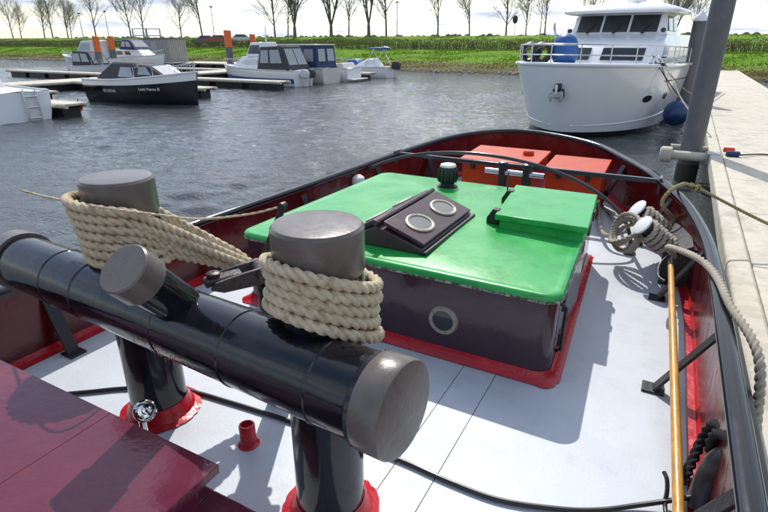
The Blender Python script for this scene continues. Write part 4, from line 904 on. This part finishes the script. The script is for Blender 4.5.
# ------------------------------------------------------------------ heavy ropes on the bitt
def stadium(c0, r0, c1, r1, n=40):
    """loop round two circles (xy), counter-clockwise, from the far side of the first circle"""
    d = (c1 - c0); L_ = d.length; a0 = math.atan2(d.y, d.x); be = math.acos((r0 - r1) / L_); pts = []
    for i in range(n): a_ = a0 + be + (2 * math.pi - 2 * be) * i / (n - 1); pts.append((c0.x + r0 * math.cos(a_), c0.y + r0 * math.sin(a_)))
    for i in range(n // 2): a_ = a0 - be + 2 * be * i / (n // 2 - 1); pts.append((c1.x + r1 * math.cos(a_), c1.y + r1 * math.sin(a_)))
    return pts
RR = .0200
def coil(center, r0, turns, z0, pitch, tilt, tdir, a0=0.0, jit=.004, seed=0, step=72):
    r = random.Random(seed); pts = []; jr = [r.uniform(-jit, jit) for _ in range(int(turns) + 3)]; jz = [r.uniform(.000, .0035) for _ in range(int(turns) + 3)]
    for i in range(int(turns * step) + 1):
        a_ = a0 + 2 * math.pi * i / step; k = i / step; f_ = k - int(k); jj = jr[int(k)] * (1 - f_) + jr[int(k) + 1] * f_
        x, y = math.cos(a_) * (r0 + jj), math.sin(a_) * (r0 + jj); s = x * tdir.x + y * tdir.y
        pts.append(Vector((center.x + x * 1.0 + tdir.x * .012, center.y + y + tdir.y * .012, z0 + pitch * k - s * tilt * (1 - .055 * k) + jz[int(k)] * math.sin(a_ * 1.0 + 2.1 * int(k)) * (4 * f_ * (1 - f_)) + 2.0 * max(0, abs(s) - .1) ** 2 * 0)))
    return pts
camr = Vector((math.cos(YAW), math.sin(YAW), 0))
pa = coil(A, PR + RR + .020, 5.1, .775, .0395, .58, (camr * .72 + Vector((-math.sin(YAW), math.cos(YAW), 0)) * .69).normalized(), a0=R(112), jit=.008, seed=2)
tag(rope_mesh(pa, RR).build('heavy_rope', M['rope'], smooth=70), 'thick cream rope coiled in even turns round the bitt post nearer the jetty', 'rope')
# rope on the other post: long loops running down to the towing hook
HK = Vector((-1.64, 1.72, 0)); pts = []
rnd = random.Random(8)
pb = coil(B, PR + RR + .022, 2.0, .790, .040, .16, camr, a0=R(200), seed=5)
loops = [(.850, .570, .035), (.887, .594, .052), (.924, .618, .040), (.961, .644, .060), (.998, .668, .050)]
for k, (zp, zq, rq) in enumerate(loops):
    hk = HK + Vector((rnd.uniform(-.02, .02) - .012 * k, rnd.uniform(-.02, .03) - .015 * k, 0)); st = stadium(B, PR + RR + .018 + .006 * k, hk, rq)
    L_ = (hk - B).length; dd = (hk - B).normalized(); nst = len(st); shift = 12
    for i in range(nst):
        x, y = st[(i + shift) % nst]; s = ((x - B.x) * dd.x + (y - B.y) * dd.y) / L_; s = max(-.45, min(1.15, s))
        zpost = zp + .038 * i / nst; w_ = max(0, s) ** 1.15
        sag = -.02 * math.sin(math.pi * max(0, min(1, s)))
        pb.append(Vector((x, y, zpost * (1 - w_) + (zq + .027 * i / nst) * w_ + sag - .10 * min(0, s))))
lift = coil(B, PR + RR + .05, .30, 1.045, .0, -.02, camr, a0=R(95), seed=6)
pb += lift[4:]
sm = [pb[0]]
for i in range(1, len(pb) - 1): sm.append((pb[i - 1] + pb[i] * 2 + pb[i + 1]) / 4)
pb = spline(resample(sm, .045), 4)
tag(rope_mesh(pb, RR).build('heavy_rope', M['rope'], smooth=70), 'thick cream rope looped from the farther bitt post down to the towing hook', 'rope')
# thin line across
lev_top = PV(283, 206, 1.75)
tl = spline([PV(20, 190, 1.20), PV(43, 196, 1.25), PV(100, 207, 1.10), PV(160, 215, 1.30), PV(200, 219, 1.5), PV(250, 214, 1.68), lev_top], 16)
tag(rope_mesh(tl, .0058, n=9, step=.008).build('thin_line', M['rope']), 'thin cream line stretched past the bitt to the release lever', 'rope')
# ------------------------------------------------------------------ towing hook between the posts
hk = thing('towing_hook', 'dark brown steel towing hook with bolted plates behind the cross tube', 'towing hook', (-1.40, 1.55, 0))
p0, p1 = PZ(213, 282, .68), PZ(292, 262, .70)
d_ = (p1 - p0).normalized(); s_ = Vector((-d_.y, d_.x, 0)).normalized()
for off, nm in ((-.048, 'hook_plate'), (.048, 'hook_plate')):
    c = [p0 + s_ * off, p1 + s_ * off]; zz1 = Vector((0, 0, .034))
    m = MB(); prof_ = [(-.02, -.012), (.03, -.036), (.16, -.042), (.30, -.034), (.36, -.01), (.36, .022), (.24, .034), (.10, .026), (.0, .014)]
    pl = [c[0] + d_ * a_ + Vector((0, 0, b_)) for a_, b_ in prof_]
    m.plate(pl, .018); m.build(nm, M['hook'], hk, bevel=.003)
m = MB(); m.rings([[p0 + d_ * a_ + s_ * b_ + Vector((0, 0, z_)) for a_, b_ in ((-.035, -.034), (.12, -.03), (.12, .03), (-.035, .034))] for z_ in (-.01, .022)]); m.build('link_plate', M['hook'], hk, bevel=.008)
MB().lathe([(.026, 0), (.028, .004), (.028, .018), (.022, .022)], p0 + d_ * .005 + Vector((0, 0, .022)), n=20).build('bolt_head', M['hook'], hk)
MB().lathe([(.03, -.075), (.03, .075)], p0 + d_ * .20, s_, 20).build('pivot_pin', M['hook'], hk, bevel=.004)
MB().lathe([(.024, -.066), (.024, .066)], p0 + d_ * .31, s_, 20).build('pivot_pin', M['hook'], hk, bevel=.004)
MB().tube([p0 + d_ * .24 + Vector((0, 0, -.7 + .02)), p0 + d_ * .24 + Vector((0, 0, -.03))], .06, 20).build('pedestal', M['blackmatt'], hk)
lt, lb = lev_top, PV(258, 276, 1.75); sd_ = Vector((.028, 0, .012))
MB().plate([lt - sd_ * .5, lt + sd_ * .5, lb + sd_ * 1.3, lb - sd_ * 1.3], .022).build('release_lever', M['blackmatt'], hk, bevel=.003)
MB().lathe([(.018, 0), (.018, .03)], lt + Vector((0, .012, 0)), (0, -1, 0), 14).build('lever_pin', M['blackmatt'], hk)

# ------------------------------------------------------------------ green-roofed deckhouse
def rrect(u0, u1f, u1b, v0, v1, rad, n=7):
    """plan outline with rounded corners; right side runs from u1f (front) to u1b (back)"""
    cs = [((u0 + rad, v0 + rad), 180), ((u1f - rad, v0 + rad), 270), ((u1b - rad, v1 - rad), 0), ((u0 + rad + .02, v1 - rad), 90)]; o_ = []
    for (cx, cy), a0 in cs:
        for i in range(n): a_ = R(a0 + 90 * i / (n - 1)); o_.append((cx + rad * math.cos(a_), cy + rad * math.sin(a_)))
    return o_
HU0, HU1, HB1, HV0, HV1, HZ = -2.30, -.335, -.425, 2.335, 4.22, .485
H_ = thing('deckhouse', 'low deckhouse with glossy aubergine walls and bright green roof', 'deckhouse', ((HU0 + HU1) / 2, HV0, 0))
base = rrect(HU0, HU1, HB1, HV0, HV1, .085)
def inset(poly, d_):
    cx = sum(p_[0] for p_ in poly) / len(poly); cy = sum(p_[1] for p_ in poly) / len(poly); o_ = []
    for x, y in poly:
        o_.append((x - d_ * (1 if x > cx else -1) * min(1, abs(x - cx) / .6), y - d_ * (1 if y > cy else -1) * min(1, abs(y - cy) / .6)))
    return o_
m = MB(); m.rings([[(x, y, z) for x, y in base] for z in (-.005, .12, .24, .36, HZ - .03)], False, True); m.build('wall', M['wall'], H_, smooth=50)
# roof: thin lip then the sheet with a slightly raised rolled edge and a gentle crown
cx, cy = (HU0 + HU1) / 2, (HV0 + HV1) / 2
def crown(x, y): return .014 * (1 - ((x - cx) / 1.0) ** 2) 
rr = []
for d_, z in ((-.012, HZ - .034), (-.014, HZ - .012), (-.006, HZ), (.012, HZ + .004), (.030, HZ - .001), (.045, HZ - .002), (.3, HZ + .001), (.62, HZ + .002), (.9, HZ + .002)):
    rr.append([(x, y, z + (crown(x, y) if d_ > .04 else 0)) for x, y in inset(base, d_)])
m = MB(); m.rings(rr, False, True); m.build('roof', M['green'], H_, smooth=60)
m = MB(); m.tube([(x, y, HZ - .036) for x, y in inset(base, -.012)], .007, 8, closed=True); m.build('roof_edge_bead', mat('patchy_edge', (0.34, 0.38, 0.30), 0.5, var=0.3, vscale=30, mottle=[((0.03, 0.02, 0.02), 22, 0.5, 0.9)]), H_)  # pale grey-green bead broken by dark blotches round the roof edge
r = random.Random(77); rr = []
wb = [r.uniform(-.008, .008) for _ in base]
for d_, z in ((-.002, .055), (-.010, .040), (-.022, .018), (-.052, .006)):
    rr.append([(x + (wb[i] if d_ < -.05 else 0), y + (wb[-i] if d_ < -.05 else 0), z) for i, (x, y) in enumerate(inset(base, d_))])
m = MB(); m.rings(rr, False, False); m.build('red_skirting', M['red'], H_, smooth=60)
# porthole in the near wall
pc = Vector((-.905, HV0, .215))
ph = MB().lathe([(.058, .0), (.060, .012), (.078, .014), (.084, .006), (.086, 0)], pc, (0, -1, 0), 40, cap=False).build('porthole_ring', M['brass'], H_)
MB().lathe([(.061, 0), (.061, .006)], pc, (0, -1, 0), 40).build('porthole_glass', M['porthole_glass'], ph)
for k in range(8):
    a_ = 2 * math.pi * k / 8 + .2; MB().lathe([(.0055, 0), (.0045, .004)], pc + Vector((.071 * math.cos(a_), -.013, .071 * math.sin(a_))), (0, -1, 0), 8).build('porthole_bolt', M['brass'], ph)
# strap hinges and door on the starboard wall
def side_u_house(v): return HU1 + (HB1 - HU1) * (v - HV0) / (HV1 - HV0)
for v_, z_ in ((2.62, .33), (2.62, .12), (2.95, .36), (3.35, .38), (3.75, .38), (4.05, .40)):
    u_ = side_u_house(v_); MB().bb((u_ - .004, v_ - .035, z_ - .04), (u_ + .016, v_ + .035, z_ + .04)).build('hinge', M['blackmatt'], H_, bevel=.006)
MB().bb((side_u_house(2.9) - .02, 2.70, .07), (side_u_house(2.9) + .014, 3.22, .43)).build('side_door', M['wall'], H_, bevel=.01)
MB().tube([(side_u_house(2.5) + .004, 2.50, .10), (side_u_house(2.5) + .03, 2.50, .12), (side_u_house(2.5) + .03, 2.50, .36), (side_u_house(2.5) + .004, 2.50, .38)], .009, 8).build('grab_handle', M['blackmatt'], H_)
# the sliding hatch box on the roof
HT = thing('companion_hatch', 'raised green hatch cover with black latches on the deckhouse roof', 'hatch', (-.66, 3.5, HZ))
hv0, hv1, hz = 3.13, 3.93, HZ + .105
m = MB(); m.rings([[(-.90, hv0, z_), (-.335, hv0, z_), (-.395, hv1, z_), (-.985, hv1, z_)] for z_ in (hz - .038, hz)]); m.build('lid', M['green'], HT, bevel=.006)
m = MB(); m.rings([[(-.875, hv0 + .03, z_), (-.36, hv0 + .03, z_), (-.415, hv1 - .03, z_), (-.96, hv1 - .03, z_)] for z_ in (HZ - .005, hz - .038)]); m.build('coaming', M['green'], HT, bevel=.004)
for (x, y) in ((-.925, hv0 + .10), (-.975, hv1 - .20)):
    m = MB(); m.plate([(x - .05, y, HZ + .012), (x + .03, y, HZ + .012), (x + .03, y, HZ + .11), (x - .012, y, HZ + .115), (x - .05, y, HZ + .05)], .06); m.build('latch', M['blackmatt'], HT, bevel=.006)
MB().tube([(-1.005, hv1 - .14, HZ + .0), (-1.02, hv1 - .12, HZ + .22)], .006, 8).build('latch_rod', M['blackmatt'], HT)
for v_ in (3.25, 3.55, 3.8): MB().bb((side_u_house(v_) + .03, v_ - .035, hz - .075), (side_u_house(v_) + .040, v_ + .035, hz - .01)).build('side_clip', M['blackmatt'], HT, bevel=.004)
# the gabled skylight
SK = thing('skylight', 'small gabled aubergine skylight with two oval brass portholes on the roof', 'skylight', (-1.4, 2.9, HZ))
rz0 = HZ + .008
v0, v1, ul, ur, ug = 2.50, 3.30, -1.60, -1.115, -1.41
lo, hi = rz0 + .028, rz0 + .142
m = MB(); m.rings([[(ul, v0, rz0), (ur, v0, rz0), (ur, v0, lo), (ug, v0, hi - .02), (ul, v0, lo)], [(ul, v1, rz0), (ur, v1, rz0), (ur, v1, lo), (ug, v1, hi - .02), (ul, v1, lo)]]); m.build('gable_body', M['purple'], SK, bevel=.006)
def slope(a_, b_, lift=0):            # a_ along v 0..1, b_ from ridge 0 to eave 1, on the starboard leaf
    q0, q1 = Vector((ug + .03, 0, hi - .012)), Vector((ur - .006, 0, lo + .004)); nr = Vector((hi - lo, 0, ur - ug)).normalized()
    q_ = q0.lerp(q1, b_) + nr * lift; return Vector((q_.x, v0 + .02 + (v1 - v0 - .04) * a_, q_.z))
m = MB(); m.rings([[slope(0, 0, l_), slope(1, 0, l_), slope(1, 1, l_), slope(0, 1, l_)] for l_ in (.002, .026)]); m.build('leaf', M['purple'], SK, bevel=.005)
def slopeL(a_, b_, lift=0): q_ = slope(a_, b_, lift); return Vector((ug - (q_.x - ug) * (ug - ul) / (ur - ug), q_.y, q_.z))
m = MB(); m.rings([[slopeL(0, 0, l_), slopeL(0, 1, l_), slopeL(1, 1, l_), slopeL(1, 0, l_)] for l_ in (.002, .026)]); m.build('leaf', M['purple'], SK, bevel=.005)
MB().tube([(ug, v0 - .015, hi + .004), (ug, v1 + .015, hi + .004)], .017, 12).build('ridge_hinge', M['purple'], SK)
MB().bb((ur - .02, v0 - .01, rz0 + .002), (ur + .03, v1 + .01, rz0 + .022)).build('sill', M['blackmatt'], SK, bevel=.006)
for rowf, sl in ((slope, 1), (slopeL, -1)):
    for a_ in (.27, .74):
        ex, ey = (rowf(a_, 1) - rowf(a_, 0)), (rowf(1, .5) - rowf(0, .5)); wx = .087 if sl > 0 else .060; nr = ex.cross(ey).normalized(); nr = nr if nr.z > 0 else -nr; c = rowf(a_, .53, .026)
        ex.normalize(); ey.normalize()
        def ov(k, l_): return [c + (ex * wx * k * math.cos(2 * math.pi * i / 36) + ey * .118 * k * math.sin(2 * math.pi * i / 36)) + nr * l_ for i in range(36)]
        m = MB(); m.rings([ov(1, 0), ov(1, .008), ov(.9, .012), ov(.78, .009), ov(.77, .002)], False, False); og = m.build('oval_ring', M['brass'], SK)
        m = MB(); m.rings([ov(.775, .0005), ov(.775, .004)]); m.build('oval_glass', M['skyglass'], og)
# mushroom ventilator
vc = Vector((-1.565, 3.98, HZ + .006))
VT = thing('roof_ventilator', 'black ribbed mushroom ventilator with white top on the green roof', 'ventilator', vc)
MB().lathe([(.085, 0), (.085, .012), (.058, .016), (.058, .035)], vc, n=32).build('flange', M['blackmatt'], VT)
MB().lathe([(.056, .03), (.074, .06), (.078, .12), (.066, .165), (.058, .17)], vc, n=32).build('drum', M['blackmatt'], VT)
for k in range(14):
    a_ = 2 * math.pi * k / 14; d_ = Vector((math.cos(a_), math.sin(a_), 0)); MB().tube([vc + d_ * .072 + Vector((0, 0, .045)), vc + d_ * .083 + Vector((0, 0, .08)), vc + d_ * .080 + Vector((0, 0, .13)), vc + d_ * .064 + Vector((0, 0, .168))], .006, 6).build('rib', M['rubber'], VT)
MB().lathe([(.063, .165), (.066, .172), (.060, .188), (.03, .196), (.002, .198)], vc, n=32).build('white_top', M['white'], VT)

# towing hoop, flat towing beam, twin bitt, red lockers
hp = [Vector((-1.5 - 1.36 * math.cos(math.pi * i / 60), 4.42 + .12 * math.sin(math.pi * i / 60), .03 + .64 * math.sin(math.pi * i / 60) ** .9)) for i in range(61)]
HP = thing('towing_hoop', 'slim grey steel towing hoop arching over the deck behind the deckhouse', 'towing hoop', (-1.5, 4.42, 0))
MB().tube(hp, .0150, 14).build('hoop_tube', M['hoop'], HP)
for e_ in (hp[0], hp[-1]): MB().lathe([(.05, 0), (.05, .012), (.03, .02)], (e_.x, e_.y, dz(e_.y)), n=16).build('foot', M['hoop'], HP)
BM = thing('towing_beam', 'straight dark flat towing beam running across the deck between the bulwarks', 'beam', (-1.3, 5.0, 0))
MB().bb((-2.54, 4.98, .475), (-.02, 5.02, .515)).build('bar', M['hoop'], BM, bevel=.006)
for x in (-2.55, -.02): MB().bb((x - .012, 4.93, .40), (x + .012, 5.07, .535)).build('end_bracket', M['hoop'], BM, bevel=.004)
BT = thing('twin_bitt', 'small black twin bitt with crossbar in front of the red lockers', 'bitt', (-1.22, 4.78, 0))
for x in (-1.335, -1.11):
    MB().lathe([(.040, dz(4.78)), (.040, .53), (.046, .535), (.046, .56), (.04, .568)], (x, 4.78, 0), n=24).build('post', M['blackmatt'], BT)
    MB().lathe([(.030, .568), (.034, .572), (.02, .578)], (x, 4.78, 0), n=16).build('post_top', M['steel'], BT)
MB().tube([(-1.50, 4.78, .475), (-.95, 4.78, .475)], .028, 16).build('crossbar', M['steel'], BT)
MB().bb((-1.42, 4.70, dz(4.78)), (-1.03, 4.86, dz(4.78) + .015)).build('base_plate', M['blackmatt'], BT)
def locker(name, label, u0, u1, v0, v1, z1):
    t_ = thing(name, label, 'locker', ((u0 + u1) / 2, (v0 + v1) / 2, dz(v0)), group='red deck lockers')
    MB().bb((u0, v0, dz(v0) - .02), (u1, v1, z1 - .03)).build('body', M['lockred'], t_, bevel=.008)
    m = MB(); m.rings([[(u0 - .02, v0 - .02, z_), (u1 + .02, v0 - .02, z_), (u1 + .02, v1 + .02, z_ + .03), (u0 - .02, v1 + .02, z_ + .03)] for z_ in (z1 - .029, z1)]); m.build('lid', M['lockred'], t_, bevel=.006)
    for x in (u0 + .12, u1 - .12): MB().bb((x - .02, v0 - .030, z1 - .10), (x + .02, v0 - .002, z1 - .02)).build('clasp', M['blackmatt'], t_, bevel=.003)
    return t_
lk = locker('deck_locker', 'wide red steel deck locker with a round filler cap on its lid', -1.86, -1.12, 5.12, 5.72, .50)
MB().lathe([(.055, 0), (.058, .03), (.045, .045)], (-1.28, 5.5, .515), n=20).build('filler_cap', M['lockred'], lk)
locker('deck_locker', 'narrow red steel deck locker next to the wide one', -1.00, -.50, 5.10, 5.56, .50)
for k, (u_, v_) in enumerate(((-2.40, 4.48), (-2.62, 4.30))):
    tag(MB().lathe([(.02, 0), (.055, .015), (.068, .06), (.058, .10), (.025, .125), (.002, .13)], (u_, v_, .27 if k == 0 else .28), n=24).build('white_buoy', M['white']), 'small white round buoy hung by the port bulwark', 'buoy', 'white buoys at the port bulwark')
# ------------------------------------------------------------------ slanted double bollard at the starboard bulwark, its ropes
DB = thing('double_bollard', 'slanted double bollard with white mushroom heads at the starboard bulwark', 'bollard', (.1, 4.3, 0))
bax = Vector((-.72, -.30, .62)).normalized(); heads = []
for px, py in ((636.5, 208), (641.5, 224.5)):
    hc = PZ(px, py, .41); foot = hc - bax * .34; heads.append((hc, foot))
    MB().lathe([(.047, 0), (.047, .33)], foot, bax, 28).build('barrel', M['blackmatt'], DB)
    MB().lathe([(.060, -.022), (.074, -.016), (.079, -.008), (.076, -.001), (.055, .004), (.002, .006)], hc, bax, 36).build('mushroom_head', M['white'], DB)
fa, fb = heads[0][1], heads[1][1]
m = MB(); bs = [(fa + Vector((.06, .16, .10))), (fb + Vector((.05, -.16, .10)))]
plq = [fa + Vector((-.04, .14, .03)) , fb + Vector((-.04, -.14, .03)), fb + Vector((.10, -.16, .12)), fa + Vector((.12, .14, .12))]
m.plate(plq, .02); m.build('seat_plate', M['blackmatt'], DB, bevel=.004)
for q_ in (fa + Vector((0, .12, 0)), fb + Vector((0, -.12, 0))):
    m = MB(); m.plate([Vector((q_.x - .07, q_.y, .0)), Vector((q_.x + .16, q_.y, .0)), Vector((q_.x + .14, q_.y, .30)), Vector((q_.x + .06, q_.y, q_.z + .08)), Vector((q_.x - .08, q_.y, q_.z + .02))], .016); m.build('bracket', M['blackmatt'], DB, bevel=.003)
def wrap(foot, a_len0, a_len1, rad, turns, a0=0.0, n=36):
    q = bax.to_track_quat('Z', 'Y'); return [foot + q @ Vector((rad * math.cos(a0 + 2 * math.pi * i / n), rad * math.sin(a0 + 2 * math.pi * i / n), a_len0 + (a_len1 - a_len0) * i / (turns * n))) for i in range(int(turns * n) + 1)]
w1 = wrap(fb, .08, .29, .070, 4.6); w0 = wrap(fa, .09, .29, .070, 4.2)
# mooring line from the nearer bollard over the rail and down the ship's side
rl = PZ(722, 284, rz_(3) + .05)
ml = w1[::-1] + spline([w1[0], fb + Vector((.0, -.12, .02)), PZ(668, 247, .36), PZ(692, 255, .465), PZ(708, 266, .475), PZ(719, 281, .475), PZ(730, 305, .468), Vector((.475, 2.35, .40)), Vector((.52, 2.2, .1)), Vector((.60, 2.0, -.25)), Vector((.72, 1.8, -.262))], 14)[1:]
tag(rope_mesh(spline(resample(ml, .03), 3), .0205, n=12).build('mooring_rope', M['oldrope'], smooth=70), 'grey mooring rope wound on the lower bollard and led over the rail', 'rope')
# loose loops lying over the far bollard
r = random.Random(14); lp = list(w0)
for k in range(4):
    c0 = heads[0][0].lerp(heads[1][0], .5) + Vector((-.06, -.01, -.13))
    for i in range(28):
        a_ = 2 * math.pi * i / 28 + .4 * k; rad = .155 + .018 * math.sin(k * 2.1)
        q = bax.to_track_quat('Z', 'Y'); lp.append(c0 + q @ Vector((rad * 1.15 * math.cos(a_), rad * .82 * math.sin(a_), -.045 + .026 * k + .02 * math.sin(2 * a_ + k))))
lp += spline([lp[-1], PZ(612, 213, .10), PZ(600, 208, .08), Vector((-.36, 4.55, .10)), hp[56] + Vector((0, .03, 0))], 8)[1:]
sm = [lp[0]] + [(lp[i - 1] + lp[i] * 2 + lp[i + 1]) / 4 for i in range(1, len(lp) - 1)] + [lp[-1]]
tag(rope_mesh(spline(resample(sm, .04), 4), .018, n=12).build('looped_rope', M['oldrope'], smooth=70), 'grey rope hung in loose loops over the upper bollard', 'rope')
# olive line from the upper bollard over the rail to the jetty
g0 = wrap(fa, .05, .08, .066, 1.2); ra = PZ(678, 186, rz_(4.9) + .055)
gl = g0[::-1] + spline([g0[0], fa + Vector((.02, .10, .10)), PZ(662, 203, .44), ra, PZ(697, 188, .30), Vector((.95, 5.9, .0)), Vector((1.5, 6.1, -.2))], 12)[1:]
tag(rope_mesh(spline(resample(gl, .03), 3), .016, n=12).build('jetty_rope', M['yrope'], smooth=70), 'olive mooring rope with a knot crossing the rail to the jetty', 'rope')
kn = PZ(695, 188, .31); m = MB(); r = random.Random(2)
kp = [kn + Vector((.03 * math.sin(2 * a_) + .02 * math.cos(a_), .045 * math.sin(a_), .03 * math.cos(3 * a_))) for a_ in [2 * math.pi * i / 40 for i in range(40)]]
tag(rope_mesh(kp, .013, n=10).build('rope_knot', M['yrope'], smooth=70), 'small olive knot tied in the rope above the water', 'knot')

# wooden pole along the starboard side, bent rod, black rope fender, cable, red pipe stub, chrome wheel
pt, pb_ = Vector((.135, 3.62, .29)), Vector((.285, 1.2, .028)); pn = (pb_ - pt).normalized()
PO = thing('boat_hook', 'varnished wooden boat hook pole lying along the starboard bulwark', 'boat hook', (pb_.x, pb_.y, 0))
MB().tube([pt, pt.lerp(pb_, .3), pt.lerp(pb_, .7), pb_], [.017, .019, .020, .019], 16).build('shaft', M['wood'], PO)
MB().tube([pt - pn * .04, pt + pn * .06], [.015, .021], 14).build('ferrule', M['blackmatt'], PO)
MB().tube(spline([pt - pn * .01, pt - pn * .06 + Vector((-.01, 0, .01)), pt - pn * .02 + Vector((-.055, -.02, -.03)), pt + pn * .16 + Vector((-.065, 0, -.03)), pt + pn * .22 + Vector((-.03, 0, -.03))], 8), .008, 8).build('hook', M['blackmatt'], PO)
hr = [PZ(664, 472, .10), PZ(667, 480, .09), PZ(667, 492, .06), PZ(665, 505, .03), PZ(668, 530, .015)]
tag(MB().tube(spline(hr, 6), .008, 10).build('bent_rod', M['blackmatt']), 'short black bent steel rod sticking up beside the wooden pole', 'rod')
bk = PZ(712, 452, .12); m = [] 
fp = spline([PZ(683, 482, .03), PZ(692, 462, .06), PZ(702, 440, .12), PZ(712, 425, .20), PZ(722, 428, .26), PZ(726, 445, .24), PZ(716, 462, .16), PZ(710, 448, .2), PZ(716, 434, .28), PZ(730, 440, .33), PZ(734, 462, .30)], 10)
tag(rope_mesh(fp, .020, n=12).build('black_rope', M['blkrope'], smooth=70), 'black rope bundled against the starboard bulwark', 'rope')
tag(MB().tube(spline([PZ(700, 512, .02), PZ(712, 480, .12), PZ(722, 465, .2), PZ(740, 455, .26)], 8), .055, 14).build('rubber_fender', M['rubber']), 'black rubber fender lying under the black rope bundle', 'fender')
cab = [PZ(20, 398, .012), PZ(85, 392, .012), PZ(130, 388, .012), PZ(180, 389, .012), PZ(230, 402, .012), PZ(290, 421, .012), PZ(345, 440, .012), PZ(400, 460, .012), PZ(450, 482, .012), PZ(500, 500, .012), PZ(560, 509, .012), PZ(600, 510, .012), PZ(640, 505, .02), PZ(680, 499, .05), PZ(726, 490, .12), PZ(760, 482, .16)]
tag(MB().tube(spline(cab, 12), .0095, 10).build('deck_cable', M['rubber']), 'black cable snaking across the grey deck past the bitt', 'cable')
rp = PZ(249, 444, 0); RP = thing('pipe_stub', 'short red pipe stub standing on the deck beside the bitt', 'pipe', rp)
rp0 = Vector((rp.x, rp.y, 0)); tilt = Vector((-.06, .05, 1)).normalized()
MB().lathe([(.034, -.01), (.034, .095), (.031, .10), (.026, .10), (.026, .08), (.002, .078)], rp0, tilt, 28).build('pipe', M['red'], RP)
MB().lathe([(.034, .01), (.040, .005), (.046, .002)], rp0, (0, 0, 1), 28, cap=False).build('weld_fillet', M['red'], RP)
wc = PV(145, 411, .99); CW = thing('chrome_cap', 'polished chrome round cap beside the maroon casing', 'cap', (wc.x, wc.y, 0))
wd = (Vector((0, 0, EYE)) - wc).normalized(); wd = (wd + Vector((.25, .1, .15))).normalized()
MB().lathe([(.008, -.03), (.034, -.022), (.042, -.004), (.042, .004), (.036, .010), (.026, .004), (.014, .006), (.012, .018), (.002, .02)], wc, wd, 36).build('dish', M['chrome'], CW)
MB().tube([wc - wd * .02, Vector((wc.x - .03, wc.y + .0, wc.z - .06)), Vector((wc.x - .03, wc.y + .0, 0))], .014, 12).build('stem', M['chrome'], CW)
MB().lathe([(.010, 0), (.012, .012), (.006, .018)], wc + wd * .006 + Vector((.018, 0, .010)), wd, 16).build('knob', M['chrome'], CW)

# maroon casing in the foreground
MC = thing('engine_casing', 'maroon painted engine casing with overhanging lid panels', 'casing', (-1.6, .3, 0))
def lid(u0, u1, v0, v1, z0, z1, nm): return MB().bb((u0, v0, z0), (u1, v1, z1)).build(nm, M['maroon'], MC, bevel=.0012, seg=1)
lid(-2.35, -1.4205, -.55, .785, .470, .500, 'lid_panel')
lid(-1.4195, -.955, -.55, .785, .470, .500, 'lid_panel')
MB().bb((-2.30, -.5, .0), (-1.00, .735, .468)).build('casing_wall', M['maroon'], MC, bevel=.004)
MB().bb((-1.02, -.5, .0), (-.82, .81, .352)).build('step_box', M['maroon'], MC, bevel=.006)
MB().bb((-2.30, .735, .0), (-1.02, .81, .352)).build('step_ledge', M['maroon'], MC, bevel=.006)
